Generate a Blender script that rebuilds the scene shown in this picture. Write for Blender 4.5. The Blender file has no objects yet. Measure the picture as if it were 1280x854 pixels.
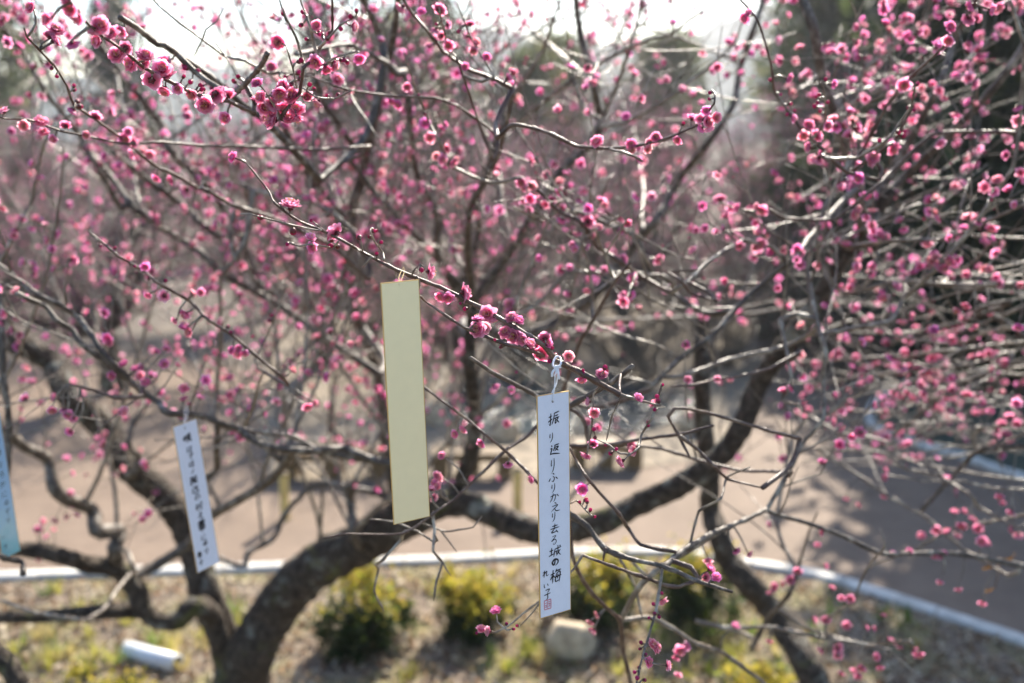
import bpy, math, random
import numpy as np
from mathutils import Vector, Matrix
random.seed(7); rng = np.random.default_rng(11)
SC = bpy.context.scene
COL = SC.collection
R = math.radians

# ------------------------------------------------------------------ camera
CAM = np.array([0.0, 0.0, 3.0]); PITCH = R(13.0); FPX = 1280 * 35.0 / 36.0
cd = bpy.data.cameras.new('camera'); cd.lens = 35; cd.sensor_width = 36
cd.clip_start = 0.05; cd.clip_end = 2000
cd.dof.use_dof = True; cd.dof.focus_distance = 1.60; cd.dof.aperture_fstop = 2.0
cam = bpy.data.objects.new('camera', cd); COL.objects.link(cam)
cam.location = CAM; cam.rotation_euler = (math.pi / 2 - PITCH, 0, 0)
SC.camera = cam
# ------------------------------------------------------------------ light
SUN_EL, SUN_AZ = R(36), R(20)          # azimuth measured from +Y towards +X
w = bpy.data.worlds.new('World'); SC.world = w; w.use_nodes = True
nt = w.node_tree; bg = nt.nodes['Background']
sky = nt.nodes.new('ShaderNodeTexSky'); sky.sky_type = 'NISHITA'; sky.sun_disc = False
sky.sun_elevation = SUN_EL; sky.sun_rotation = SUN_AZ
sky.air_density = 1.0; sky.dust_density = 1.0; sky.ozone_density = 2.6
nt.links.new(sky.outputs[0], bg.inputs[0]); bg.inputs[1].default_value = 0.096
sd = bpy.data.lights.new('sun', 'SUN'); sd.energy = 4.9; sd.angle = R(0.5); sd.color = (1.0, 0.91, 0.78)
so = bpy.data.objects.new('sun', sd); COL.objects.link(so)
sv = Vector((math.sin(SUN_AZ) * math.cos(SUN_EL), math.cos(SUN_AZ) * math.cos(SUN_EL), math.sin(SUN_EL)))
so.rotation_euler = sv.to_track_quat('Z', 'Y').to_euler(); so.location = (6, 20, 20)
SC.view_settings.view_transform = 'Standard'; SC.view_settings.look = 'None'
SC.view_settings.gamma = 1; SC.view_settings.use_curve_mapping = False
SC.view_settings.exposure = 1.60
SC.render.engine = 'CYCLES'
SC.cycles.use_denoising = True
SC.cycles.max_bounces = 6; SC.cycles.diffuse_bounces = 3; SC.cycles.glossy_bounces = 2
SC.cycles.transmission_bounces = 3; SC.cycles.transparent_max_bounces = 6
SC.cycles.sample_clamp_indirect = 4; SC.cycles.caustics_reflective = False; SC.cycles.caustics_refractive = False
SC.cycles.use_adaptive_sampling = True; SC.cycles.adaptive_threshold = 0.02

# ------------------------------------------------------------------ projection helpers
FW = np.array([0, math.cos(PITCH), -math.sin(PITCH)]); UPV = np.array([0, math.sin(PITCH), math.cos(PITCH)])
RT = np.array([1.0, 0, 0])
def P(x, y, d): return CAM + d * (FW + (x - 640) / FPX * RT - (y - 427) / FPX * UPV)
def G(x, y, z=0.0):
    r = FW + (x - 640) / FPX * RT - (y - 427) / FPX * UPV
    return CAM + r * ((z - CAM[2]) / r[2])
def proj(p):
    q = np.asarray(p) - CAM; d = q @ FW
    return 640 + FPX * (q @ RT) / d, 427 - FPX * (q @ UPV) / d, d
def nrm(v): v = np.asarray(v, float); return v / (np.linalg.norm(v) + 1e-12)

# ------------------------------------------------------------------ mesh builder
class MB:
    def __init__(s): s.v = []; s.q = []; s.t = []; s.qm = []; s.tm = []; s.c = []; s.n = 0
    def add(s, v, q=None, t=None, qm=0, tm=0, c=None):
        v = np.asarray(v, np.float32).reshape(-1, 3)
        if q is not None and len(q):
            q = np.asarray(q, np.int64).reshape(-1, 4); s.q.append(q + s.n)
            s.qm.append(np.full(len(q), qm, np.int32) if np.isscalar(qm) else np.asarray(qm, np.int32))
        if t is not None and len(t):
            t = np.asarray(t, np.int64).reshape(-1, 3); s.t.append(t + s.n)
            s.tm.append(np.full(len(t), tm, np.int32) if np.isscalar(tm) else np.asarray(tm, np.int32))
        s.c.append(np.ones((len(v), 3), np.float32) if c is None else np.broadcast_to(np.asarray(c, np.float32), (len(v), 3)))
        s.v.append(v); s.n += len(v)
    def mesh(s, name, mats, smooth=True):
        me = bpy.data.meshes.new(name)
        v = np.concatenate(s.v) if s.v else np.zeros((0, 3), np.float32)
        q = np.concatenate(s.q) if s.q else np.zeros((0, 4), np.int64)
        t = np.concatenate(s.t) if s.t else np.zeros((0, 3), np.int64)
        me.vertices.add(len(v)); me.vertices.foreach_set('co', v.ravel())
        me.loops.add(len(q) * 4 + len(t) * 3)
        me.loops.foreach_set('vertex_index', np.concatenate([q.ravel(), t.ravel()]).astype(np.int32))
        me.polygons.add(len(q) + len(t))
        st = np.concatenate([np.arange(len(q)) * 4, len(q) * 4 + np.arange(len(t)) * 3]).astype(np.int32)
        me.polygons.foreach_set('loop_start', st)
        me.polygons.foreach_set('material_index', np.concatenate(s.qm + s.tm).astype(np.int32) if (s.qm or s.tm) else np.zeros(0, np.int32))
        me.polygons.foreach_set('use_smooth', np.full(len(q) + len(t), smooth))
        for m in mats: me.materials.append(m)
        a = me.color_attributes.new('Col', 'FLOAT_COLOR', 'POINT')
        cc = np.ones((len(v), 4), np.float32)
        if len(v): cc[:, :3] = np.concatenate(s.c)
        a.data.foreach_set('color', cc.ravel())
        me.update(calc_edges=True); me.validate()
        return me
def link(name, me, parent=None, **kw):
    o = bpy.data.objects.new(name, me); COL.objects.link(o)
    if parent is not None:
        o.parent = parent; o.matrix_parent_inverse = Matrix.Translation(-Vector(parent.location))
    for k, v in kw.items(): o[k] = v
    return o
def build(mb, name, mats, parent=None, smooth=True, **kw):
    return link(name, mb.mesh(name, mats if isinstance(mats, (list, tuple)) else [mats], smooth), parent, **kw)
def thing(name, loc, label, cat, group=None):
    o = bpy.data.objects.new(name, None); COL.objects.link(o); o.location = Vector(loc)
    o.empty_display_size = 0.1
    o['label'] = label; o['category'] = cat
    if group: o['group'] = group
    return o

def catmull(pts, rad, step):
    pts = np.asarray(pts, float); rad = np.asarray(rad, float)
    if len(pts) < 3:
        n = max(2, int(np.linalg.norm(pts[1] - pts[0]) / step) + 1); t = np.linspace(0, 1, n)[:, None]
        return pts[0] * (1 - t) + pts[1] * t, rad[0] * (1 - t[:, 0]) + rad[1] * t[:, 0]
    e = np.vstack([2 * pts[0] - pts[1], pts, 2 * pts[-1] - pts[-2]])
    op = []; orr = []
    for i in range(len(pts) - 1):
        p0, p1, p2, p3 = e[i:i + 4]
        n = max(1, int(np.linalg.norm(p2 - p1) / step))
        for k in range(n):
            t = k / n
            op.append(0.5 * (2 * p1 + (p2 - p0) * t + (2 * p0 - 5 * p1 + 4 * p2 - p3) * t * t + (3 * p1 - p0 - 3 * p2 + p3) * t ** 3))
            orr.append(rad[i] * (1 - t) + rad[i + 1] * t)
    op.append(pts[-1]); orr.append(rad[-1])
    return np.array(op), np.array(orr)
def tube(mb, pts, rad, sides=6, mat=0, col=None, knob=0.0, closed_tip=True):
    pts = np.asarray(pts, float); rad = np.asarray(rad, float); n = len(pts)
    tan = np.gradient(pts, axis=0); tan /= (np.linalg.norm(tan, axis=1)[:, None] + 1e-12)
    a = np.array([0, 0, 1.0]) if abs(tan[0][2]) < 0.9 else np.array([1.0, 0, 0])
    u = nrm(np.cross(tan[0], a)); U = [u]
    for i in range(1, n):
        u = u - tan[i] * (u @ tan[i]); u = nrm(u); U.append(u)
    U = np.array(U); V = np.cross(tan, U)
    ang = np.arange(sides) * 2 * math.pi / sides
    rr = rad[:, None] * np.ones(sides)[None]
    if knob: rr = rr * (1 + knob * rng.standard_normal((n, sides)) * 0.5 + knob * rng.standard_normal((n, 1)) * 0.6)
    v = pts[:, None] + rr[..., None] * (np.cos(ang)[None, :, None] * U[:, None] + np.sin(ang)[None, :, None] * V[:, None])
    v = v.reshape(-1, 3)
    i = np.arange(n - 1)[:, None] * sides; k = np.arange(sides)[None]; k2 = (k + 1) % sides
    q = np.stack([i + k, i + k2, i + sides + k2, i + sides + k], -1).reshape(-1, 4)
    t = []
    vv = [v]
    for e, ring, off in ((0, 0, -1), (n - 1, (n - 1) * sides, 1)):
        vv.append((pts[e] + tan[e] * off * rad[e] * 0.5)[None]); ci = n * sides + (0 if e == 0 else 1)
        for s_ in range(sides):
            a_, b_ = ring + s_, ring + (s_ + 1) % sides
            t.append((b_, a_, ci) if e == 0 else (a_, b_, ci))
    mb.add(np.vstack(vv), q, t, mat, mat, col)
def boxv(mb, c, ax, ay, az, mat=0):
    """box: centre c, half-axis vectors ax ay az"""
    c, ax, ay, az = [np.asarray(k, float) for k in (c, ax, ay, az)]
    v = [c + sx * ax + sy * ay + sz * az for sz in (-1, 1) for sy in (-1, 1) for sx in (-1, 1)]
    q = [(0, 2, 3, 1), (4, 5, 7, 6), (0, 1, 5, 4), (2, 6, 7, 3), (0, 4, 6, 2), (1, 3, 7, 5)]
    mb.add(v, q, None, mat)

# ------------------------------------------------------------------ materials
def mat(name):
    m = bpy.data.materials.new(name); m.use_nodes = True
    n = m.node_tree; return m, n, n.nodes['Principled BSDF'], n.links.new
def noise(n, scale, detail=4, rough=0.55, coord='Object', vec=None, dist=0.0):
    tc = n.nodes.new('ShaderNodeTexCoord'); t = n.nodes.new('ShaderNodeTexNoise')
    t.inputs['Scale'].default_value = scale; t.inputs['Detail'].default_value = detail
    t.inputs['Roughness'].default_value = rough; t.inputs['Distortion'].default_value = dist
    n.links.new(tc.outputs[coord], t.inputs['Vector']); return t
def ramp(n, src, stops):
    r = n.nodes.new('ShaderNodeValToRGB'); e = r.color_ramp.elements
    while len(e) < len(stops): e.new(0.5)
    for k, (p, c) in enumerate(stops): e[k].position = p; e[k].color = (*c, 1)
    n.links.new(src, r.inputs[0]); return r
def mixc(n, a, b, f, mode='MIX'):
    m = n.nodes.new('ShaderNodeMix'); m.data_type = 'RGBA'; m.blend_type = mode
    for s_, val in ((m.inputs[6], a), (m.inputs[7], b), (m.inputs[0], f)):
        if hasattr(val, 'is_linked') or hasattr(val, 'links'): n.links.new(val, s_)
        elif isinstance(val, tuple): s_.default_value = (*val, 1)
        else: s_.default_value = val
    return m.outputs[2]
def bump(n, src, strength, dist=0.01):
    b = n.nodes.new('ShaderNodeBump'); b.inputs['Strength'].default_value = strength
    b.inputs['Distance'].default_value = dist; n.links.new(src, b.inputs['Height']); return b.outputs[0]
def simple(name, color, rough=0.6, metal=0.0, spec=0.5, var=0.0, scale=20, bmp=0.0):
    m, n, p, l = mat(name)
    p.inputs['Roughness'].default_value = rough; p.inputs['Metallic'].default_value = metal
    p.inputs['Specular IOR Level'].default_value = spec
    if var:
        t = noise(n, scale)
        r = ramp(n, t.outputs[0], [(0.3, tuple(c * (1 - var) for c in color)), (0.7, tuple(min(1, c * (1 + var)) for c in color))])
        l(r.outputs[0], p.inputs['Base Color'])
        if bmp: l(bump(n, t.outputs[0], bmp), p.inputs['Normal'])
    else: p.inputs['Base Color'].default_value = (*color, 1)
    return m
def leafy(name, trans=0.45, tint=(1, 1, 1), rough=0.5):
    """thin leaf or petal coloured by its own colour attribute"""
    m, n, p, l = mat(name)
    at = n.nodes.new('ShaderNodeAttribute'); at.attribute_name = 'Col'
    oi = n.nodes.new('ShaderNodeObjectInfo')
    hv = n.nodes.new('ShaderNodeHueSaturation')
    mr = n.nodes.new('ShaderNodeMapRange'); mr.inputs[3].default_value = 0.86; mr.inputs[4].default_value = 1.1
    l(oi.outputs['Random'], mr.inputs[0]); l(mr.outputs[0], hv.inputs['Value'])
    l(at.outputs['Color'], hv.inputs['Color'])
    l(hv.outputs[0], p.inputs['Base Color']); p.inputs['Roughness'].default_value = rough
    p.inputs['Specular IOR Level'].default_value = 0.35
    tr = n.nodes.new('ShaderNodeBsdfTranslucent')
    l(mixc(n, hv.outputs[0], tint, 1.0, 'MULTIPLY'), tr.inputs[0])
    mx = n.nodes.new('ShaderNodeMixShader'); mx.inputs[0].default_value = trans
    l(p.outputs[0], mx.inputs[1]); l(tr.outputs[0], mx.inputs[2])
    l(mx.outputs[0], n.nodes['Material Output'].inputs[0])
    return m
PETAL = leafy('petal', 0.72, (1.0, 0.72, 0.88))
LEAF = leafy('leaf', 0.5)
def bark_mat():
    m, n, p, l = mat('bark')
    a = noise(n, 9, 6, 0.65); b = noise(n, 34, 5, 0.6); c = noise(n, 5, 4, 0.6, dist=0.6)
    base = ramp(n, b.outputs[0], [(0.3, (0.022, 0.016, 0.012)), (0.5, (0.062, 0.047, 0.034)), (0.75, (0.16, 0.125, 0.095))])
    lich = ramp(n, a.outputs[0], [(0.56, (0, 0, 0)), (0.66, (1, 1, 1))])
    moss = ramp(n, c.outputs[0], [(0.60, (0, 0, 0)), (0.70, (1, 1, 1))])
    c1 = mixc(n, base.outputs[0], (0.26, 0.26, 0.22), lich.outputs[0])
    sc = n.nodes.new('ShaderNodeMath'); sc.operation = 'MULTIPLY'; sc.inputs[1].default_value = 0.6
    l(moss.outputs[0], sc.inputs[0])
    l(mixc(n, c1, (0.13, 0.14, 0.03), sc.outputs[0]), p.inputs['Base Color'])
    p.inputs['Roughness'].default_value = 0.8; p.inputs['Specular IOR Level'].default_value = 0.3
    l(bump(n, b.outputs[0], 1.0, 0.05), p.inputs['Normal']); return m
def twig_mat(name, c0, c1, c2, rough):
    m, n, p, l = mat(name)
    a = noise(n, 30, 4, 0.6); b = noise(n, 240, 3, 0.6)
    r = ramp(n, a.outputs[0], [(0.3, c0), (0.52, c1), (0.72, c2)])
    l(r.outputs[0], p.inputs['Base Color']); p.inputs['Roughness'].default_value = rough
    p.inputs['Specular IOR Level'].default_value = 0.5
    l(bump(n, b.outputs[0], 0.9, 0.002), p.inputs['Normal']); return m
BARK = bark_mat()
LIMB = twig_mat('limb_bark', (0.030, 0.022, 0.016), (0.080, 0.062, 0.047), (0.33, 0.30, 0.25), 0.55)
TWIG = twig_mat('twig_bark', (0.040, 0.020, 0.014), (0.095, 0.055, 0.040), (0.22, 0.17, 0.12), 0.45)
TWIG2 = twig_mat('sunlit_twig_bark', (0.065, 0.047, 0.035), (0.20, 0.16, 0.12), (0.46, 0.42, 0.33), 0.36)  # paler copy of the twig bark, silvery sunlight put into its colour
CALYX = simple('calyx', (0.10, 0.012, 0.016), 0.45)
STAMEN = simple('stamen', (0.75, 0.42, 0.16), 0.6)

# ------------------------------------------------------------------ blossom templates
def petal_grid(L, W, tilt, phi, cup, nu, nv, ruf, base, edge, z0=0.0):
    u = np.linspace(0, 1, nu + 1)[:, None]; v = np.linspace(-1, 1, nv + 1)[None]
    wid = W * np.power(np.sin(math.pi * (0.10 + 0.80 * u)), 0.7)
    x = v * wid / 2 * np.ones_like(u)
    rr = L * (u - 0.16 * (v ** 2) * u ** 2 - (0.05 * u ** 3 * (1 - np.abs(v)) ** 2 if nv > 3 else 0))
    h = cup * L * (0.9 * u ** 2 + 0.45 * v ** 2 * u) + ruf * L * rng.standard_normal((nu + 1, nv + 1)) * u * (0.4 + np.abs(v))
    rr = rr * np.ones_like(v)
    ct, s_ = math.cos(tilt), math.sin(tilt)         # tilt from the flower axis
    y = rr * s_ - h * ct; z = rr * ct + h * s_ + z0
    cp, sp = math.cos(phi), math.sin(phi)
    vv = np.stack([x * cp - y * sp, x * sp + y * cp, z], -1).reshape(-1, 3)
    t = (u ** 1.5 * np.ones_like(v) + 0.16 * v ** 2 * u + (0.25 * (u > 0.9) if nv > 3 else 0)).reshape(-1, 1).clip(0, 1)
    c = np.asarray(base) * (1 - t) + np.asarray(edge) * t
    i = np.arange(nu)[:, None] * (nv + 1); k = np.arange(nv)[None]
    q = np.stack([i + k, i + k + 1, i + nv + 2 + k, i + nv + 1 + k], -1).reshape(-1, 4)
    return vv, q, c
B0, E0 = (0.77, 0.13, 0.30), (0.95, 0.67, 0.79)
B1, E1 = (0.74, 0.09, 0.24), (0.94, 0.55, 0.69)
def blossom_mb(level, openness=1.0):
    mb = MB()
    if level == 2: rings = [(6, 0.50, 0.46, 88, 0.10, 4, 6, 0.035), (6, 0.47, 0.42, 70, 0.12, 4, 6, 0.045), (7, 0.42, 0.34, 52, 0.14, 4, 5, 0.055), (6, 0.33, 0.25, 33, 0.16, 3, 4, 0.06)]
    elif level == 1: rings = [(6, 0.50, 0.47, 84, 0.12, 2, 2, 0.06), (6, 0.45, 0.42, 60, 0.14, 2, 2, 0.07), (4, 0.36, 0.3, 34, 0.12, 2, 2, 0.07)]
    else: rings = [(5, 0.5, 0.55, 68, 0.12, 1, 1, 0.05), (3, 0.4, 0.5, 35, 0.1, 1, 1, 0.05)]
    for k, (n, L, W, tilt, cup, nu, nv, ruf) in enumerate(rings):
        for j in range(n):
            phi = 2 * math.pi * (j + 0.5 * (k % 2)) / n + rng.normal(0, 0.12)
            v, q, c = petal_grid(L * rng.uniform(0.9, 1.06), W * rng.uniform(0.92, 1.1), R(tilt * openness + rng.normal(0, 5)), phi, cup, nu, nv, ruf,
                                 B0 if k == 0 else B1, E0 if k == 0 else E1)
            mb.add(v, q, None, 0, c=c * rng.uniform(0.9, 1.1))
    if level == 2:
        for j in range(18):
            a = rng.uniform(0, 6.28); t = rng.uniform(0.1, 0.75); L = rng.uniform(0.26, 0.40)
            d = np.array([math.cos(a) * math.sin(t), math.sin(a) * math.sin(t), math.cos(t)])
            tube(mb, [d * 0.02, d * L], [0.006, 0.005], 3, 2)
            tube(mb, [d * L, d * (L + 0.035)], [0.02, 0.016], 4, 2)
    ns = 5
    if level >= 1:                                   # calyx cup, sepals, pedicel stub
        tube(mb, [(0, 0, -0.17), (0, 0, -0.10), (0, 0, 0.02)], [0.04, 0.09, 0.12], 6, 1)
        for j in range(ns):
            v, q, c = petal_grid(0.2, 0.17, R(100), 2 * math.pi * j / ns + 0.3, -0.1, 2 if level == 2 else 1, 2, 0.0, (1, 1, 1), (1, 1, 1), -0.03)
            mb.add(v, q, None, 1)
    else:
        tube(mb, [(0, 0, -0.12), (0, 0, 0.0)], [0.05, 0.1], 4, 1)
    return mb
def bud_mb(sides=7):
    mb = MB()
    prof = [(0.0, 0.06), (0.12, 0.25), (0.34, 0.36), (0.48, 0.40), (0.7, 0.40), (0.9, 0.26), (1.0, 0.05)]
    tube(mb, [(0, 0, z - 0.1) for z, r in prof[:4]], [r for z, r in prof[:4]], sides, 1)
    tube(mb, [(0, 0, z - 0.1) for z, r in prof[2:]], [r * 0.97 for z, r in prof[2:]], sides, 0, (0.66, 0.06, 0.25))
    return mb
T2 = [blossom_mb(2), blossom_mb(2, 0.92), blossom_mb(2, 0.8), blossom_mb(2, 1.06), blossom_mb(2, 0.97)]
T1 = [blossom_mb(1), blossom_mb(1, 0.8), blossom_mb(1, 0.65)]
T0 = [blossom_mb(0), blossom_mb(0, 0.75)]
TB = [bud_mb(7)]
TBL = [bud_mb(5)]
FLM = [PETAL, CALYX, STAMEN]
def frame_of(axis):
    z = nrm(axis); a = rng.standard_normal(3); x = nrm(np.cross(a, z)); y = np.cross(z, x)
    return np.stack([x, y, z], 1)
def scatter(mb, templates, items):
    """items: (pos, axis, diameter)"""
    cat = []
    for t in templates:
        cat.append((np.concatenate(t.v), np.concatenate(t.q) if t.q else None, np.concatenate(t.t) if t.t else None,
                    np.concatenate(t.qm) if t.qm else 0, np.concatenate(t.tm) if t.tm else 0, np.concatenate(t.c)))
    for pos, axis, s in items:
        v, q, t, qm, tm, c = cat[rng.integers(len(cat))]
        M = frame_of(axis)
        mb.add(v @ M.T * s + pos, q, t, qm, tm, np.clip(c * rng.uniform(0.82, 1.12) * np.array([1, rng.uniform(0.75, 1.3), rng.uniform(0.9, 1.15)]), 0, 0.95))

# ------------------------------------------------------------------ setting
def sheet(name, pts, z, m, **kw):
    me = bpy.data.meshes.new(name)
    me.from_pydata([(p[0], p[1], z) for p in pts], [], [list(range(len(pts)))])
    me.materials.append(m)
    if me.polygons[0].normal.z < 0: me.flip_normals()
    return link(name, me, None, kind='structure', **kw)
def smooth_line(pts, step=0.08):
    p, _ = catmull(pts, np.ones(len(pts)), step); return p
m, n, p, l = mat('soil')                                    # dry soil with leaf litter
a = noise(n, 1.3, 5, 0.6); b = noise(n, 22, 6, 0.7); c = noise(n, 3.2, 4, 0.6)
r1 = ramp(n, b.outputs[0], [(0.32, (0.10, 0.072, 0.05)), (0.5, (0.20, 0.15, 0.108)), (0.62, (0.32, 0.26, 0.19)), (0.74, (0.62, 0.56, 0.45))])
r2 = ramp(n, c.outputs[0], [(0.45, (0, 0, 0)), (0.62, (0.75, 0.75, 0.75))])
r3 = ramp(n, b.outputs[0], [(0.35, (0.06, 0.065, 0.02)), (0.6, (0.28, 0.25, 0.09))])
l(mixc(n, r1.outputs[0], r3.outputs[0], r2.outputs[0]), p.inputs['Base Color']); p.inputs['Roughness'].default_value = 0.9
l(bump(n, b.outputs[0], 1.0, 0.03), p.inputs['Normal']); SOIL = m
m, n, p, l = mat('path_surface')
a = noise(n, 0.9, 5, 0.6); b = noise(n, 140, 4, 0.7); c = noise(n, 3.5, 4, 0.6)
r1 = ramp(n, a.outputs[0], [(0.35, (0.165, 0.117, 0.082)), (0.65, (0.205, 0.148, 0.106))])
r2 = ramp(n, b.outputs[0], [(0.3, (0.75, 0.75, 0.75)), (0.7, (1.15, 1.15, 1.15))])
c1 = mixc(n, r1.outputs[0], r2.outputs[0], 1.0, 'MULTIPLY')
r4 = ramp(n, c.outputs[0], [(0.3, (0.78, 0.76, 0.75)), (0.6, (1, 1, 1))])
l(mixc(n, c1, r4.outputs[0], 1.0, 'MULTIPLY'), p.inputs['Base Color']); p.inputs['Roughness'].default_value = 0.85
l(bump(n, b.outputs[0], 0.4, 0.004), p.inputs['Normal']); PATH = m
CONC = simple('kerb_concrete', (0.55, 0.53, 0.48), 0.85, var=0.30, scale=7, bmp=0.3)
DRY = simple('dry_grass_ground', (0.22, 0.18, 0.13), 0.9, var=0.45, scale=8, bmp=0.8)
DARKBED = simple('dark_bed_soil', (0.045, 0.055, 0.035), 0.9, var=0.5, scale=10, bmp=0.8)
GROVE = simple('grove_floor', (0.11, 0.09, 0.07), 0.9, var=0.5, scale=2.2, bmp=0.8)
m, n, p, l = mat('stream_water'); p.inputs['Base Color'].default_value = (0.03, 0.045, 0.05, 1)
p.inputs['Roughness'].default_value = 0.22; p.inputs['IOR'].default_value = 1.33
l(bump(n, noise(n, 7, 3).outputs[0], 1.0, 0.06), p.inputs['Normal']); WATER = m
WOOD = simple('tan_timber', (0.12, 0.072, 0.026), 0.6, var=0.3, scale=14, bmp=0.3)
BAMBOO = simple('bamboo_yellow', (0.52, 0.40, 0.14), 0.45, var=0.2, scale=12)
LIT = 0
STONE = simple('rock_stone', (0.44, 0.36, 0.25), 0.85, var=0.4, scale=12, bmp=0.8)

sheet('ground', [(-400, -60), (400, -60), (400, 600), (-400, 600)], 0.0, GROVE)
kerb_px = [(-300, 728), (-120, 726), (0, 724), (150, 719), (330, 713), (470, 707), (600, 701), (720, 695), (850, 694), (940, 709), (1020, 722), (1100, 746), (1190, 776), (1280, 806), (1420, 860), (1560, 930)]
kl = smooth_line([G(x, y) for x, y in kerb_px])
bed = [tuple(k[:2]) for k in kl] + [(6, -3), (-8, -3)]
sheet('planting_bed', bed, 0.012, SOIL)
path = [tuple(k[:2]) for k in kl] + [(kl[-1][0] + 14, kl[-1][1]), (16, 12), (4.0, 16), (3.0, 16), (2.5, 10.6), (-1.2, 9.2), (-2.6, 11.2), (-5, 12.4), (-14, 10)]
sheet('path', path, 0.006, PATH)
def kerb(line, name, wd=0.105, ht=0.045, seg=0.6):
    mb = MB(); L = np.concatenate([[0], np.cumsum(np.linalg.norm(np.diff(line, axis=0), axis=1))])
    s0 = 0.0
    while s0 < L[-1] - 0.05:
        ss = np.linspace(s0 + 0.006, min(L[-1], s0 + seg - 0.006), 4)
        pp = np.stack([np.interp(ss, L, line[:, k]) for k in range(3)], 1)
        tg = np.gradient(pp, axis=0); nn = np.stack([-tg[:, 1], tg[:, 0], 0 * tg[:, 0]], 1); nn /= np.linalg.norm(nn, axis=1)[:, None]
        prof = [(-wd / 2, -0.05), (-wd / 2, ht - 0.015), (-wd / 2 + 0.015, ht), (wd / 2 - 0.015, ht), (wd / 2, ht - 0.015), (wd / 2, -0.05)]
        v = np.stack([pp + nn * a + np.array([0, 0, b + rng.normal(0, 0.0015)]) for a, b in prof], 1)
        k = len(prof); i = np.arange(3)[:, None] * k; j = np.arange(k - 1)[None]
        q = np.stack([i + j, i + j + 1, i + k + j + 1, i + k + j], -1).reshape(-1, 4)
        caps = [(0, 1, 2, 3), (0, 3, 4, 5), (3 * k + 3, 3 * k + 2, 3 * k + 1, 3 * k), (3 * k + 5, 3 * k + 4, 3 * k + 3, 3 * k)]
        mb.add(v.reshape(-1, 3), np.vstack([q, caps]), None)
        s0 += seg
    return build(mb, name, CONC, None, False, kind='structure')
kerb(kl, 'kerb')
cb = [(338, 602), (470, 600), (600, 598), (760, 592), (860, 578), (925, 548), (950, 500), (955, 450), (930, 400), (820, 375), (640, 365), (450, 385), (345, 430), (320, 520)]
cbl = [G(x, y) for x, y in cb]
sheet('planting_bed', [tuple(k[:2]) for k in cbl], 0.012, DRY)
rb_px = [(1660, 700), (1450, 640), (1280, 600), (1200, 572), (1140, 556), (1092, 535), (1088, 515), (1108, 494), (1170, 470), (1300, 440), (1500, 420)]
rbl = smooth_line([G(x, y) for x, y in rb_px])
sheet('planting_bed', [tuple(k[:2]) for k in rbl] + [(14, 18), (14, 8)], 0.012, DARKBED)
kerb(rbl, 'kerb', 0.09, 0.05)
wp = smooth_line([G(x, y) for x, y in [(585, 548), (700, 545), (800, 540), (862, 522), (866, 500), (780, 486), (690, 482), (620, 470), (565, 488), (560, 525), (585, 548)]])
sheet('stream', [tuple(k[:2]) for k in wp[:-1]], 0.022, WATER)
# hills far beyond: one wooded ridge
def hills():
    nx, ny = 160, 12
    xs = np.linspace(-140, 160, nx); v = []
    for j in range(ny):
        t = j / (ny - 1)
        for x in xs:
            h = 6.5 + 2.5 * math.sin(x * 0.045 + 1.0) + 1.6 * math.sin(x * 0.13 + 2) + 1.5 * math.exp(-((x + 40) / 30) ** 2) + 5 * math.exp(-((x - 48) / 26) ** 2)
            v.append((x, 95 + 70 * t, -0.5 + h * math.sin(t * math.pi / 2 * 0.98) ** 0.8 * 1.5 + rng.normal(0, 0.55) * (t > 0)))
    i = np.arange(ny - 1)[:, None] * nx; k = np.arange(nx - 1)[None]
    q = np.stack([i + k, i + k + 1, i + nx + k + 1, i + nx + k], -1).reshape(-1, 4)
    mb = MB(); mb.add(v, q, None)
    return build(mb, 'hills', simple('wooded_hill', (0.075, 0.095, 0.10), 0.95, var=0.4, scale=0.6), None, True, kind='structure')
hills()

# ------------------------------------------------------------------ leaves, shrubs, grass
def leaf_items(mb, centres, size, cols, normal_up=0.3, asp=0.45):
    """rhombic leaf quads around the given points"""
    k = len(centres)
    d = rng.standard_normal((k, 3)); d /= np.linalg.norm(d, axis=1)[:, None]
    e = rng.standard_normal((k, 3)); e -= d * (e * d).sum(1)[:, None]; e /= np.linalg.norm(e, axis=1)[:, None]
    f = np.cross(d, e); s_ = (size * rng.uniform(0.6, 1.35, k))[:, None]
    v = np.stack([centres - d * s_ * 0.5, centres + e * s_ * asp * 0.5 + f * s_ * 0.06, centres + d * s_ * 0.5, centres - e * s_ * asp * 0.5 + f * s_ * 0.06], 1).reshape(-1, 3)
    q = np.arange(k * 4).reshape(-1, 4)
    mb.add(v, q, None, 0, c=np.repeat(cols, 4, axis=0))
def pick(colors, k, wts=None):
    c = np.array(colors)[rng.choice(len(colors), k, p=wts)]
    return np.clip(c * rng.uniform(0.75, 1.25, (k, 1)), 0, 0.9)
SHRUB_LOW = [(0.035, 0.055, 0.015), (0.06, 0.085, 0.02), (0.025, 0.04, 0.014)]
SHRUB_TOP = [(0.46, 0.40, 0.05), (0.56, 0.45, 0.06), (0.24, 0.28, 0.045), (0.52, 0.42, 0.05), (0.36, 0.26, 0.06)]
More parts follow.
